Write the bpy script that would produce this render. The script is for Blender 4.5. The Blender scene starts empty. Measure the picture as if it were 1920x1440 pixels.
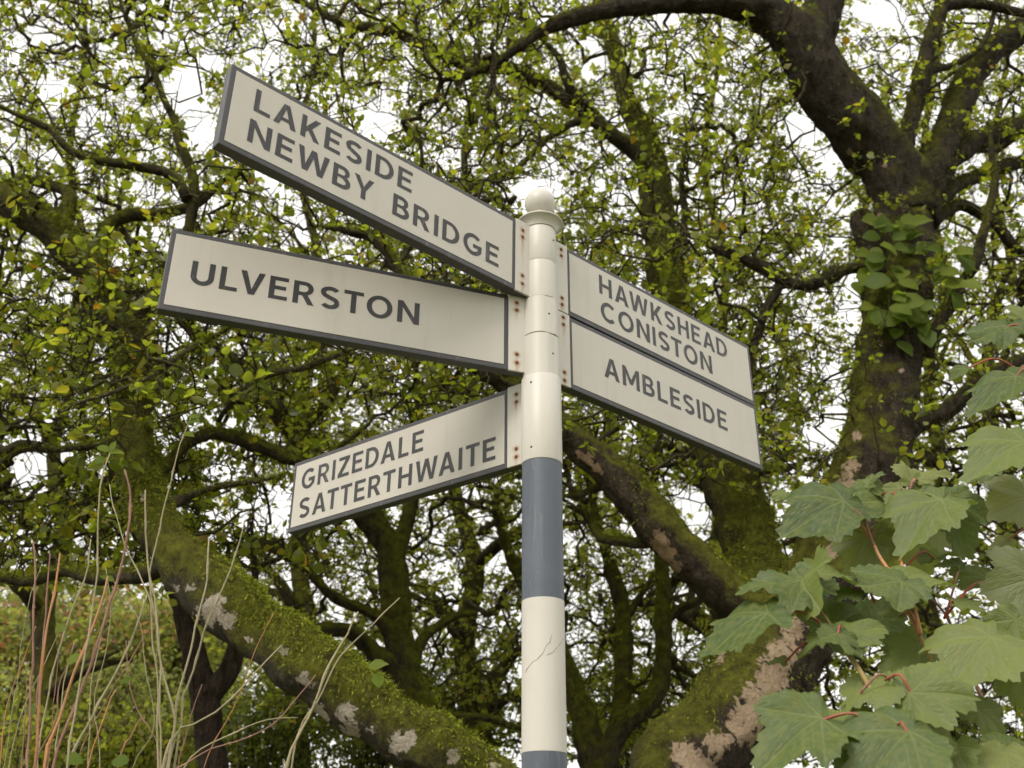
import bpy, bmesh, math, random
import numpy as np
from mathutils import Vector, Matrix, noise, geometry

random.seed(7)
rng = np.random.default_rng(11)
R = math.radians
scene = bpy.context.scene
C = scene.collection

# ------------------------------------------------------------------ camera
F_PX, PITCH, ROLL, CAM_H = 1932.72, R(27.288), R(-.3724), 1.6
cam_d = bpy.data.cameras.new('camera')
cam_d.sensor_width = 36.0
cam_d.lens = F_PX / 1920 * 36
cam_d.clip_start = .05
cam_d.clip_end = 2000
cam_d.dof.use_dof = True
cam_d.dof.focus_distance = 2.45
cam_d.dof.aperture_fstop = 5.6
cam = bpy.data.objects.new('camera', cam_d)
C.objects.link(cam)
cam.matrix_world = Matrix.Translation((0, 0, CAM_H)) @ Matrix.Rotation(math.pi / 2 + PITCH, 4, 'X') @ Matrix.Rotation(-ROLL, 4, 'Z')
scene.camera = cam

# ------------------------------------------------------------------ overcast sky, soft sun, exposure
SUN_EL, SUN_AZ = R(43), R(212)          # sun behind the camera and to its left, compass angle from +Y
world = bpy.data.worlds.new('World')
scene.world = world
world.use_nodes = True
wt = world.node_tree
wt.nodes.clear()
w_out = wt.nodes.new('ShaderNodeOutputWorld')
w_bg = wt.nodes.new('ShaderNodeBackground')
w_bg.inputs['Strength'].default_value = .1
w_sky = wt.nodes.new('ShaderNodeTexSky')
w_sky.sky_type = 'NISHITA'
w_sky.sun_disc = False
w_sky.sun_elevation = SUN_EL
w_sky.sun_rotation = SUN_AZ
w_sky.dust_density = 4
w_noise = wt.nodes.new('ShaderNodeTexNoise')
w_noise.inputs['Scale'].default_value = 2.2
w_noise.inputs['Detail'].default_value = 5
w_tc = wt.nodes.new('ShaderNodeTexCoord')
w_ramp = wt.nodes.new('ShaderNodeValToRGB')
w_ramp.color_ramp.elements[0].position = .3
w_ramp.color_ramp.elements[0].color = (.80, .785, .735, 1)
w_ramp.color_ramp.elements[1].position = .7
w_ramp.color_ramp.elements[1].color = (.97, .945, .885, 1)
w_scale = wt.nodes.new('ShaderNodeVectorMath')
w_scale.operation = 'SCALE'
w_scale.inputs['Scale'].default_value = 10.2
w_mix = wt.nodes.new('ShaderNodeMix')
w_mix.data_type = 'RGBA'
w_mix.inputs['Factor'].default_value = .9        # cloud cover
wt.links.new(w_tc.outputs['Generated'], w_noise.inputs['Vector'])
wt.links.new(w_noise.outputs['Fac'], w_ramp.inputs['Fac'])
wt.links.new(w_ramp.outputs['Color'], w_scale.inputs[0])
wt.links.new(w_sky.outputs['Color'], w_mix.inputs['A'])
wt.links.new(w_scale.outputs['Vector'], w_mix.inputs['B'])
wt.links.new(w_mix.outputs['Result'], w_bg.inputs['Color'])
wt.links.new(w_bg.outputs['Background'], w_out.inputs['Surface'])

sun_d = bpy.data.lights.new('sun', 'SUN')
sun_d.energy = 1.5
sun_d.angle = R(20)
sun_d.color = (1, .95, .86)
sun = bpy.data.objects.new('sun', sun_d)
C.objects.link(sun)
sd = Vector((math.sin(SUN_AZ) * math.cos(SUN_EL), math.cos(SUN_AZ) * math.cos(SUN_EL), math.sin(SUN_EL)))
sun.rotation_euler = sd.to_track_quat('Z', 'Y').to_euler()
sun.location = sd * 30

vs = scene.view_settings
vs.view_transform = 'Standard'
vs.look = 'None'
vs.exposure = .69
vs.gamma = 1
vs.use_curve_mapping = False
scene.cycles.use_denoising = True
scene.cycles.denoiser = 'OPENIMAGEDENOISE'
scene.cycles.denoising_input_passes = 'RGB_ALBEDO_NORMAL'
scene.cycles.denoising_prefilter = 'ACCURATE'
scene.cycles.max_bounces = 5
scene.cycles.diffuse_bounces = 3
scene.cycles.transmission_bounces = 4
scene.cycles.use_adaptive_sampling = True
scene.cycles.adaptive_threshold = .03
scene.cycles.caustics_reflective = False
scene.cycles.caustics_refractive = False

# ------------------------------------------------------------------ helpers
def ray(px, py):
    xx, yy = (px - 960) / F_PX, -(py - 720) / F_PX
    cr, sr = math.cos(ROLL), math.sin(ROLL)
    x, y = xx * cr + yy * sr, -xx * sr + yy * cr
    c, s = math.cos(PITCH), math.sin(PITCH)
    return np.array([x, c - y * s, s + y * c])

CAMP = np.array([0, 0, CAM_H])
def at(px, py, d):
    """the point of the place seen at photo pixel (px, py), d metres out along the ground"""
    v = ray(px, py)
    return CAMP + v * (d / v[1])
def px_size(px, py, d, w):
    v = ray(px, py)
    return w * (d / v[1]) / F_PX

def tag(o, label=None, cat=None, group=None, kind=None):
    for k, v in (('label', label), ('category', cat), ('group', group), ('kind', kind)):
        if v: o[k] = v
    return o
def empty(name, loc):
    o = bpy.data.objects.new(name, None)
    o.empty_display_size = .1
    C.objects.link(o)
    o.location = loc
    o['_b'] = list(loc)
    return o
def wloc(o):
    return Vector(o['_b']) if '_b' in o else Vector((0, 0, 0))
def obj(name, me, mat, parent=None, smooth=False, kind=None):
    if me.materials:
        pass
    elif mat: me.materials.append(mat)
    o = bpy.data.objects.new(name, me)
    C.objects.link(o)
    if parent:
        o.parent = parent
        o.matrix_parent_inverse = Matrix.Translation(-wloc(parent))
    if smooth: me.shade_smooth()
    if kind: o['kind'] = kind
    return o
def mesh(verts, faces, name='m'):
    me = bpy.data.meshes.new(name)
    me.from_pydata([tuple(v) for v in verts], [], [tuple(f) for f in faces])
    me.update()
    return me
def mesh_np(V, Q, T=None, name='m'):
    """numpy arrays: V (n,3), Q (k,4) quads, T (j,3) triangles"""
    me = bpy.data.meshes.new(name)
    Q = np.zeros((0, 4), int) if Q is None else Q
    T = np.zeros((0, 3), int) if T is None else T
    me.vertices.add(len(V)); me.vertices.foreach_set('co', np.asarray(V, np.float32).ravel())
    nl = Q.size + T.size
    me.loops.add(nl); me.loops.foreach_set('vertex_index', np.concatenate([Q.ravel(), T.ravel()]).astype(np.int32))
    me.polygons.add(len(Q) + len(T))
    st = np.concatenate([np.arange(len(Q)) * 4, Q.size + np.arange(len(T)) * 3]).astype(np.int32)
    me.polygons.foreach_set('loop_start', st)
    me.update(calc_edges=True)
    me.validate()
    return me

class NT:
    """a small node-material builder"""
    def __init__(s, name):
        s.m = bpy.data.materials.new(name); s.m.use_nodes = True
        s.t = s.m.node_tree; s.t.nodes.clear()
        s.out = s.t.nodes.new('ShaderNodeOutputMaterial')
    def n(s, typ, **kw):
        nd = s.t.nodes.new('ShaderNode' + typ)
        for k, v in kw.items():
            if k.startswith('_'): setattr(nd, k[1:], v)
            else: s.set(nd.inputs[k.replace('__', ' ')], v)
        return nd
    def set(s, sock, v):
        if hasattr(v, 'is_linked') or isinstance(v, bpy.types.NodeSocket): s.t.links.new(v, sock)
        else: sock.default_value = v if not (isinstance(v, tuple) and len(v) == 3 and sock.type == 'RGBA') else (*v, 1)
    def math(s, op, a, b=0.0, clamp=False):
        nd = s.t.nodes.new('ShaderNodeMath'); nd.operation = op; nd.use_clamp = clamp
        s.set(nd.inputs[0], a); s.set(nd.inputs[1], b)
        return nd.outputs[0]
    def mix(s, f, a, b):
        nd = s.t.nodes.new('ShaderNodeMix'); nd.data_type = 'RGBA'
        s.set(nd.inputs['Factor'], f)
        s.set(nd.inputs[6], (*a, 1) if isinstance(a, tuple) and len(a) == 3 else a)
        s.set(nd.inputs[7], (*b, 1) if isinstance(b, tuple) and len(b) == 3 else b)
        return nd.outputs[2]
    def ramp(s, f, *stops):
        nd = s.t.nodes.new('ShaderNodeValToRGB')
        cr = nd.color_ramp
        while len(cr.elements) < len(stops): cr.elements.new(.5)
        for e, (p, c) in zip(cr.elements, stops):
            e.position = p
            e.color = (c, c, c, 1) if isinstance(c, (int, float)) else (*c, 1)
        s.set(nd.inputs[0], f)
        return nd.outputs[0]
    def co(s): return s.n('TexCoord').outputs['Object']
    def noise(s, scale, detail=4, rough=.6, vec=None, dist=0):
        nd = s.n('TexNoise', Scale=scale, Detail=detail, Roughness=rough, Distortion=dist)
        s.set(nd.inputs['Vector'], vec if vec is not None else s.co())
        return nd.outputs['Fac']
    def bump(s, h, strength=.3, dist=.01):
        return s.n('Bump', Height=h, Strength=strength, Distance=dist).outputs[0]
    def pbr(s, col, rough=.6, normal=None, **kw):
        b = s.n('BsdfPrincipled')
        s.set(b.inputs['Base Color'], col); s.set(b.inputs['Roughness'], rough)
        if normal is not None: s.set(b.inputs['Normal'], normal)
        for k, v in kw.items(): s.set(b.inputs[k.replace('__', ' ')], v)
        s.t.links.new(b.outputs[0], s.out.inputs[0])
        return s.m

# ------------------------------------------------------------------ materials
def m_cream(name, col, dirt, spec=.4):
    t = NT(name)
    a = t.noise(5, 5, .65); b = t.noise(60, 3, .6)
    c = t.mix(t.ramp(a, (.45, 0.), (.75, .5)), col, dirt)
    c = t.mix(t.ramp(b, (.72, 0.), (.80, .35)), c, tuple(x * .55 for x in dirt))
    stk = t.noise(7, 4, .6, t.n('Mapping', Vector=t.co(), Scale=(5, 5, .55)).outputs[0])
    c = t.mix(t.ramp(stk, (.55, 0.), (.78, .25)), c, (dirt[0] * .72, dirt[1] * .74, dirt[2] * .62))
    spk = t.noise(210, 2, .5)
    c = t.mix(t.ramp(spk, (.74, 0.), (.78, .5)), c, (.2, .16, .1))
    at_ = t.n('Attribute', _attribute_name='rust')
    rn = t.noise(140, 3)
    rf = t.math('MULTIPLY', at_.outputs['Fac'], t.math('ADD', rn, .75), True)
    c = t.mix(rf, c, (.33, .17, .06))
    return t.pbr(c, .42, t.bump(t.noise(25, 3), .06, .004), Specular__IOR__Level=spec)
M_FACE = m_cream('sign_face_cream', (.515, .482, .43), (.46, .425, .37))
M_POLE = m_cream('post_cream_paint', (.57, .54, .49), (.51, .475, .41))
def m_grey(name, col, col2, rough=.5):
    t = NT(name)
    a = t.noise(9, 5, .65)
    c = t.mix(t.ramp(a, (.35, 0.), (.75, 1.)), col, col2)
    sp = t.noise(90, 2)
    c = t.mix(t.ramp(sp, (.7, 0.), (.78, .5)), c, (.3, .29, .27))
    sc = t.noise(6, 2, .5, t.n('Mapping', Vector=t.co(), Scale=(9, 9, .6), Rotation=(.2, .3, 0)).outputs[0])
    c = t.mix(t.ramp(sc, (.62, 0.), (.64, .18), (.66, 0.)), c, (.35, .35, .35))
    return t.pbr(c, rough, t.bump(t.noise(50, 3), .08, .003))
M_BORDER = m_grey('sign_border_grey', (.050, .048, .053), (.070, .067, .072))
M_BAND = m_grey('post_blue_grey_paint', (.075, .088, .115), (.10, .113, .14))
M_LETTER = m_grey('letter_charcoal', (.024, .023, .025), (.036, .034, .035), .45)
t = NT('rusty_bolt')
M_BOLT = t.pbr(t.mix(t.noise(180, 4), (.07, .032, .014), (.27, .12, .04)), .85)
t = NT('screw_dark'); M_SCREW = t.pbr((.03, .028, .025), .7)
t = NT('paint_crack'); M_CRACK = t.pbr((.2, .17, .13), .9)

def m_bark(name, dark, light, moss, moss_lo, moss_hi, patch=None, patch_th=.62, upbias=.55):
    t = NT(name)
    geo = t.n('NewGeometry')
    sep = t.n('SeparateXYZ', Vector=geo.outputs['Normal'])
    co = t.co()
    big = t.noise(2.6, 4, .6, co); mid = t.noise(11, 6, .7, co); fine = t.noise(70, 5, .75, co)
    fis = t.noise(26, 5, .7, t.n('Mapping', Vector=co, Scale=(1, 1, .28)).outputs[0], .5)
    c = t.mix(t.ramp(mid, (.3, 0.), (.7, 1.)), dark, light)
    c = t.mix(t.ramp(fis, (.36, .85), (.50, 0.)), c, tuple(x * .35 for x in dark))
    c = t.mix(t.ramp(fis, (.56, 0.), (.70, .6)), c, tuple(x * 1.6 for x in light))
    c = t.mix(t.ramp(fine, (.35, .6), (.6, 0.)), c, tuple(x * .4 for x in dark))
    h = t.math('ADD', t.math('ADD', t.math('MULTIPLY', mid, .9), t.math('MULTIPLY', fine, .45)), t.math('MULTIPLY', fis, .8))
    if patch:
        pn = t.noise(3.1, 6, .62, t.n('Mapping', Vector=co, Location=(3.3, 1.7, 5.1), Scale=(1, 1, .75)).outputs[0], .35)
        pa = t.n('Attribute', _attribute_name='patch').outputs['Fac']
        pe = t.math('ADD', pa, t.math('MULTIPLY', t.math('SUBTRACT', t.noise(24, 6, .72, co, .6), .5), 2.1))
        pm = t.math('MAXIMUM', t.ramp(pn, (patch_th, 0.), (patch_th + .018, 1.)), t.ramp(pe, (.58, 0.), (.68, 1.)))
        pc = t.mix(t.ramp(fine, (.3, 0.), (.62, 1.)), tuple(x * .78 for x in patch), patch)
        crk = t.noise(7, 5, .7, t.n('Mapping', Vector=co, Location=(8, 2, 1)).outputs[0], .8)
        pc = t.mix(t.ramp(crk, (.485, 0.), (.498, .45), (.511, 0.)), pc, tuple(x * .3 for x in patch))
        pc = t.mix(t.ramp(t.noise(5, 4, .7, co), (.52, 0.), (.72, .5)), pc, tuple(x * .6 for x in patch))
        c = t.mix(pm, c, pc)
        h = t.math('ADD', h, t.math('MULTIPLY', pm, .7))
    up = t.math('MULTIPLY', sep.outputs['Z'], upbias)
    mv = t.math('ADD', t.math('ADD', big, t.math('MULTIPLY', mid, .4)), up)
    mm = t.ramp(t.math('ADD', t.math('MULTIPLY', mv, .6), t.math('MULTIPLY', fine, .12)), (moss_lo, 0.), (moss_hi, 1.))
    mc = t.mix(t.ramp(t.noise(17, 6, .75, co), (.36, 0.), (.64, 1.)), (moss[0] * .33, moss[1] * .29, moss[2] * .5), moss)
    if patch:
        mm = t.math('MULTIPLY', mm, t.math('SUBTRACT', 1.0, t.math('MULTIPLY', pm, .92)))
    c = t.mix(mm, c, mc)
    h = t.math('ADD', h, t.math('MULTIPLY', t.math('MULTIPLY', mm, t.noise(120, 4, .8, co)), 1.1))
    return t.pbr(c, .93, t.bump(h, 1.0, .035), Specular__IOR__Level=.15)
MOSS = (.215, .222, .028)
M_BARK_A = m_bark('bark_flaking_sycamore', (.040, .030, .023), (.10, .078, .058), MOSS, .47, .60, (.46, .34, .235), .70)
M_BARK_A2 = m_bark('bark_upper_limbs', (.036, .028, .021), (.085, .068, .048), (.14, .14, .02), .46, .62, (.40, .28, .20), .72)
M_BARK_C = m_bark('bark_mossy_pale_patches', (.05, .042, .026), (.12, .10, .07), MOSS, .34, .48, (.52, .45, .37), .70, .38)
M_BARK_C2 = m_bark('bark_mossy_flaking', (.045, .034, .024), (.11, .085, .06), MOSS, .37, .52, (.44, .30, .20), .72, .5)
M_BARK_D = m_bark('bark_mossy_dark', (.042, .034, .02), (.10, .082, .05), (.185, .195, .02), .36, .54)
M_BARK_E = m_bark('bark_dark_ridged', (.03, .021, .015), (.095, .07, .052), MOSS, .75, .9)
M_TWIG = m_bark('twig_lichened', (.055, .043, .026), (.14, .115, .068), (.20, .19, .07), .42, .62)
t = NT('moss_tuft')
isl = t.n('NewGeometry').outputs['Random Per Island']
M_MOSS = t.pbr(t.ramp(isl, (0, (.10, .115, .010)), (.55, (.19, .215, .018)), (1, (.29, .32, .04))), .95, Specular__IOR__Level=.1)

def m_leaf(name, stops, trans, gloss_rough=.45, spec=.02, vein=False, tf=.5):
    t = NT(name)
    isl = t.n('NewGeometry').outputs['Random Per Island']
    oi = t.n('ObjectInfo').outputs['Random']
    rnd = t.math('FRACT', t.math('ADD', isl, t.math('MULTIPLY', oi, .731)))
    col = t.ramp(rnd, *stops)
    tcol = t.ramp(rnd, *trans)
    nz = t.noise(38, 4)
    col = t.mix(t.ramp(nz, (.3, .35), (.7, 0.)), col, tuple(x * .55 for x in stops[0][1]))
    nrm = None
    if vein:
        v = t.n('Attribute', _attribute_name='vein').outputs['Fac']
        col = t.mix(t.math('MULTIPLY', v, .45), col, (.32, .35, .15))
        sp = t.noise(26, 4, .7)
        lg = t.noise(9, 3, .6)
        col = t.mix(t.ramp(lg, (.42, 0.), (.7, .5)), col, (.24, .24, .06))
        col = t.mix(t.ramp(sp, (.685, 0.), (.71, .75)), col, (.20, .12, .05))
        tcol = t.mix(t.math('MULTIPLY', v, .4), tcol, (.14, .17, .03))
        nrm = t.bump(t.math('ADD', t.math('MULTIPLY', v, -1.0), t.math('MULTIPLY', t.noise(60, 3), .5)), .5, .004)
    df = t.n('BsdfDiffuse', Color=col, Roughness=.6)
    tr = t.n('BsdfTranslucent', Color=tcol)
    gl = t.n('BsdfGlossy', Color=(.9, .95, 1, 1), Roughness=gloss_rough)
    if nrm is not None:
        for b in (df, tr, gl): t.set(b.inputs['Normal'], nrm)
    m1 = t.n('MixShader', Fac=tf); t.t.links.new(df.outputs[0], m1.inputs[1]); t.t.links.new(tr.outputs[0], m1.inputs[2])
    m2 = t.n('MixShader', Fac=spec); t.t.links.new(m1.outputs[0], m2.inputs[1]); t.t.links.new(gl.outputs[0], m2.inputs[2])
    t.t.links.new(m2.outputs[0], t.out.inputs[0])
    return t.m
M_LEAF = m_leaf('leaf_yellow_green',
    ((0, (.09, .108, .018)), (.35, (.132, .155, .023)), (.75, (.182, .202, .03)), (.95, (.22, .21, .03)), (.982, (.34, .28, .02)), (.997, (.32, .19, .02))),
    ((0, (.34, .43, .025)), (.35, (.46, .56, .035)), (.75, (.56, .64, .045)), (.95, (.66, .64, .05)), (.982, (.70, .56, .03)), (.997, (.6, .32, .03))))
M_LEAF_FAR = m_leaf('leaf_far_green',
    ((0, (.12, .135, .025)), (.5, (.18, .195, .034)), (.95, (.25, .25, .05)), (.99, (.28, .22, .03))),
    ((0, (.42, .48, .035)), (.5, (.58, .64, .05)), (.95, (.70, .72, .08)), (.99, (.6, .44, .04))))
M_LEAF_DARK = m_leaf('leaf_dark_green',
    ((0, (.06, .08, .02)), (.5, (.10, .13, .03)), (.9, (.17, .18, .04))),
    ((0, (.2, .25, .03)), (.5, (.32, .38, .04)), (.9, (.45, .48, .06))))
M_LEAF_RED = m_leaf('leaf_autumn',
    ((0, (.17, .20, .05)), (.68, (.25, .27, .07)), (.8, (.34, .23, .10)), (.9, (.42, .20, .12)), (1, (.36, .27, .10))),
    ((0, (.38, .44, .06)), (.68, (.50, .54, .09)), (.8, (.58, .38, .12)), (.9, (.65, .29, .15)), (1, (.55, .40, .12))), tf=.6)
M_LEAF_PALE = m_leaf('leaf_pale_brightened',  # pale green, with the colour raised to offset shade from the crowns
    ((0, (.17, .20, .06)), (.6, (.25, .27, .08)), (1, (.32, .30, .12))),
    ((0, (.42, .48, .08)), (.6, (.55, .60, .12)), (1, (.66, .62, .2))), tf=.6)
M_LEAF_SHOOT = m_leaf('leaf_trunk_shoot',
    ((0, (.12, .17, .03)), (.6, (.17, .22, .035)), (1, (.23, .26, .04))),
    ((0, (.20, .32, .03)), (.6, (.28, .42, .035)), (1, (.36, .48, .04))), .5, .008)
M_LEAF_BIG = m_leaf('leaf_sapling_blue_green',
    ((0, (.07, .115, .026)), (.4, (.13, .18, .044)), (.8, (.19, .24, .065)), (1, (.265, .295, .09))),
    ((0, (.13, .20, .03)), (.5, (.19, .27, .04)), (1, (.28, .34, .05))), .5, .028, True, .32)
M_LEAF_BIG_Y = m_leaf('leaf_sapling_underside',
    ((0, (.17, .20, .075)), (.5, (.21, .24, .085)), (1, (.24, .25, .09))),
    ((0, (.28, .33, .05)), (.5, (.34, .38, .06)), (1, (.40, .42, .06))), .6, .05, True, .45)
def m_stem(name, a, b):
    t = NT(name)
    return t.pbr(t.mix(t.ramp(t.noise(150, 3), (.55, 0.), (.68, .6)), t.mix(t.ramp(t.noise(16, 4), (.35, 0.), (.65, 1.)), a, b), tuple(x * .45 for x in a)), .65, t.bump(t.noise(120, 3), .3, .002))
M_STEM_ORANGE = m_stem('stem_orange_bark', (.46, .19, .07), (.36, .20, .09))
M_STEM_RED = m_stem('stem_red_brown', (.20, .095, .065), (.27, .15, .095))
M_STEM_PALE = m_stem('stem_pale_green_grey', (.26, .23, .12), (.33, .28, .17))
M_PETIOLE = m_stem('petiole_red', (.36, .06, .04), (.30, .11, .06))
M_PETIOLE_G = m_stem('petiole_green', (.22, .21, .06), (.28, .17, .06))
t = NT('ground_grass')
M_GROUND = t.pbr(t.mix(t.noise(1.4, 6), (.08, .095, .03), (.15, .15, .06)), .95, t.bump(t.noise(30, 4), .6, .03))

# ------------------------------------------------------------------ ground
gm = mesh([(-300, -300, 0), (300, -300, 0), (300, 300, 0), (-300, 300, 0)], [(0, 1, 2, 3)], 'ground')
tag(obj('ground', gm, M_GROUND), kind='structure')

# ================================================================== SIGNPOST
X0, D0 = .06796, 2.12827
post = empty('signpost', (X0, D0, 0))
tag(post, 'cream and grey banded road signpost with ball finial and five arms of place names', 'signpost')

def lathe(profile, seg=56, flats=()):
    V, Fc = [], []
    for r, z in profile:
        for k in range(seg):
            a = 2 * math.pi * k / seg
            rr = r
            for am, depth in flats:
                dlt = (a - am + math.pi) % (2 * math.pi) - math.pi
                if abs(dlt) < 1.0: rr = min(rr, (r - depth) / math.cos(dlt))
            V.append((X0 + rr * math.cos(a), D0 + rr * math.sin(a), z + CAM_H))
    n = len(profile)
    for i in range(n - 1):
        for k in range(seg):
            k2 = (k + 1) % seg
            Fc.append((i * seg + k, i * seg + k2, (i + 1) * seg + k2, (i + 1) * seg + k))
    Fc.append(tuple(range(seg - 1, -1, -1)))
    Fc.append(tuple((n - 1) * seg + k for k in range(seg)))
    return mesh(V, Fc)
def autosmooth(o, ang=35):
    bm = bmesh.new(); bm.from_mesh(o.data)
    for f in bm.faces: f.smooth = True
    for e in bm.edges:
        if len(e.link_faces) == 2 and e.calc_face_angle(0) > R(ang): e.smooth = False
    bm.to_mesh(o.data); bm.free()
    return o
def sect(name, prof, mat, flats=()):
    return autosmooth(obj(name, lathe(prof, flats=flats), mat, post))
b = .0012
sect('lower_pole', [(.0445, -CAM_H - .3), (.0445, .2828)], M_BAND)
sect('white_band', [(.0448, .2829), (.0448, .5840)], M_POLE)
sect('grey_band', [(.0445, .5842), (.0445, .905)], M_BAND)
FL = [(R(-62), .004), (R(62), .004), (R(180), .003)]
sect('collar', [(.040, .8935), (.0455, .8945), (.0462, .897), (.0462, 1.1045), (.045, 1.1065), (.0415, 1.1075)], M_POLE)
tag(post.children[-1], 'lowest and widest cream collar above the grey band')
sect('collar', [(.039, 1.1065), (.0432, 1.108), (.0432, 1.2130), (.0408, 1.2145)], M_POLE, [(R(-48), .0028), (R(140), .003)])
sect('collar', [(.0395, 1.2150), (.0428, 1.2168), (.0428, 1.315), (.0405, 1.317)], M_POLE, [(R(-62), .0028), (R(110), .003)])
sect('collar', [(.036, 1.3165), (.0400, 1.318), (.0402, 1.3195), (.0402, 1.4205), (.0400, 1.4220), (.0378, 1.4228)], M_POLE)
sect('collar', [(.0365, 1.4232), (.0388, 1.4240), (.0396, 1.4255), (.0396, 1.5225), (.0392, 1.5240), (.0370, 1.5252)], M_POLE)
# cap: flared skirt and ball
cap = [(.0375, 1.5260), (.0405, 1.5266), (.0418, 1.530), (.0448, 1.536), (.0495, 1.5420), (.0545, 1.5465), (.0580, 1.5480), (.0590, 1.5500), (.0580, 1.5522),
       (.0500, 1.5560), (.0380, 1.5600), (.0300, 1.5650), (.0240, 1.5720), (.0200, 1.5830)]
sect('finial_skirt', cap, M_POLE)
rb, zb = .0388, 1.6165
ball = [(rb * math.sin(a), zb - rb * math.cos(a)) for a in np.linspace(R(25), R(179), 30)]
sect('ball_finial', ball, M_POLE)

# --- letters: outlines drawn in a unit where the capital height is 1
def arc(cx, cy, rx, ry, a0, a1, n=14):
    return [(cx + rx * math.cos(R(a)), cy + ry * math.sin(R(a))) for a in np.linspace(a0, a1, n)]
def stroke(pts, w):
    P = [np.array(p, float) for p in pts]
    L, Rr = [], []
    for i, p in enumerate(P):
        if i == 0: d = P[1] - p; d = d / np.linalg.norm(d); nrm = np.array([-d[1], d[0]]); k = 1
        elif i == len(P) - 1: d = p - P[i - 1]; d = d / np.linalg.norm(d); nrm = np.array([-d[1], d[0]]); k = 1
        else:
            d1 = P[i] - P[i - 1]; d1 = d1 / np.linalg.norm(d1); d2 = P[i + 1] - P[i]; d2 = d2 / np.linalg.norm(d2)
            n1, n2 = np.array([-d1[1], d1[0]]), np.array([-d2[1], d2[0]])
            nrm = n1 + n2; nrm = nrm / np.linalg.norm(nrm); k = 1 / max(.4, nrm @ n1)
        L.append(p + nrm * w / 2 * k); Rr.append(p - nrm * w / 2 * k)
    return [tuple(q) for q in L + Rr[::-1]]
SW = .178
def glyphs():
    s = SW; G = {}
    G['I'] = (s, [[(0, 0), (s, 0), (s, 1), (0, 1)]])
    G['L'] = (.56, [[(0, 0), (.56, 0), (.56, s * .92), (s, s * .92), (s, 1), (0, 1)]])
    h = s * .92
    G['E'] = (.60, [[(0, 0), (.60, 0), (.60, h), (s, h), (s, .5 - h / 2 + .02), (.54, .5 - h / 2 + .02), (.54, .5 + h / 2 + .02), (s, .5 + h / 2 + .02), (s, 1 - h), (.60, 1 - h), (.60, 1), (0, 1)]])
    G['T'] = (.66, [[(.33 - s / 2, 0), (.33 + s / 2, 0), (.33 + s / 2, 1 - h), (.66, 1 - h), (.66, 1), (0, 1), (0, 1 - h), (.33 - s / 2, 1 - h)]])
    w = .72
    G['H'] = (w, [[(0, 0), (s, 0), (s, .5 - h / 2), (w - s, .5 - h / 2), (w - s, 0), (w, 0), (w, 1), (w - s, 1), (w - s, .5 + h / 2), (s, .5 + h / 2), (s, 1), (0, 1)]])
    w = .76
    G['N'] = (w, [[(0, 0), (s, 0), (s, .70), (w - s - .01, 0), (w, 0), (w, 1), (w - s, 1), (w - s, .30), (s + .01, 1), (0, 1)]])
    w = .80; q = s * 1.08
    G['A'] = (w, [[(0, 0), (q, 0), (q + .075, .22), (w - q - .075, .22), (w - q, 0), (w, 0), (w / 2 + s * .56, 1), (w / 2 - s * .56, 1)], [(.292, .375), (w - .292, .375), (w / 2, .785)]])
    G['V'] = (.78, [[(.39 - s * .55, 0), (.39 + s * .55, 0), (.78, 1), (.78 - q, 1), (.39, .23), (q, 1), (0, 1)]])
    w = 1.12; a1 = .29; a2 = w - .29
    G['W'] = (w, [[(a1 - s * .55, 0), (a1 + s * .55, 0), (w / 2, .66), (a2 - s * .55, 0), (a2 + s * .55, 0), (w, 1), (w - q, 1), (a2, .27), (w / 2 + s * .52, 1), (w / 2 - s * .52, 1), (a1, .27), (q, 1), (0, 1)]])
    w = .92
    G['M'] = (w, [[(0, 0), (s, 0), (s, .66), (w / 2 - .075, .16), (w / 2 + .075, .16), (w - s, .66), (w - s, 0), (w, 0), (w, 1), (w - s * 1.02, 1), (w / 2, .40), (s * 1.02, 1), (0, 1)]])
    G['K'] = (.70, [[(0, 0), (s, 0), (s, .27), (.27, .37), (.49, 0), (.70, 0), (.395, .51), (.69, 1), (.485, 1), (s, .52), (s, 1), (0, 1)]])
    G['Y'] = (.76, [[(.38 - s / 2, 0), (.38 + s / 2, 0), (.38 + s / 2, .40), (.76, 1), (.76 - q, 1), (.38, .56), (q, 1), (0, 1), (.38 - s / 2, .40)]])
    G['Z'] = (.66, [[(0, 0), (.66, 0), (.66, h), (.245, h), (.66, 1 - h * .95), (.66, 1), (.02, 1), (.02, 1 - h), (.42, 1 - h), (0, h * .95)]])
    G['O'] = (.88, [arc(.44, .5, .44, .515, 0, 360, 41)[:-1], arc(.44, .5, .44 - s, .515 - s * .96, 0, 360, 37)[:-1]])
    G['D'] = (.74, [[(0, 0), (.30, 0)] + arc(.30, .5, .44, .5, -90, 90, 20)[1:-1] + [(.30, 1), (0, 1)], [(s, h), (.29, h)] + arc(.29, .5, .45 - s, .5 - h, -90, 90, 16)[1:-1] + [(.29, 1 - h), (s, 1 - h)]])
    G['B'] = (.66, [[(0, 0), (.38, 0)] + arc(.38, .285, .29, .285, -90, 62, 12)[1:] + arc(.355, .745, .255, .255, -50, 90, 12) + [(0, 1)],
                    [(s, h), (.37, h)] + arc(.37, .285, .125, .285 - h, -90, 90, 9)[1:-1] + [(.37, .57 - h * .95 + .04), (s, .57 - h * .95 + .04)],
                    [(s, .585), (.34, .585)] + arc(.34, .71, .105, .125, -90, 90, 9)[1:-1] + [(.34, 1 - h), (s, 1 - h)]])
    G['R'] = (.70, [[(0, 0), (s, 0), (s, .375), (.30, .375), (.49, 0), (.70, 0), (.475, .41)] + arc(.37, .70, .28, .30, -62, 90, 13) + [(0, 1)],
                    [(s, .535), (.35, .535)] + arc(.35, .69, .13, .15, -90, 90, 10)[1:-1] + [(.35, 1 - h), (s, 1 - h)]])
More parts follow.
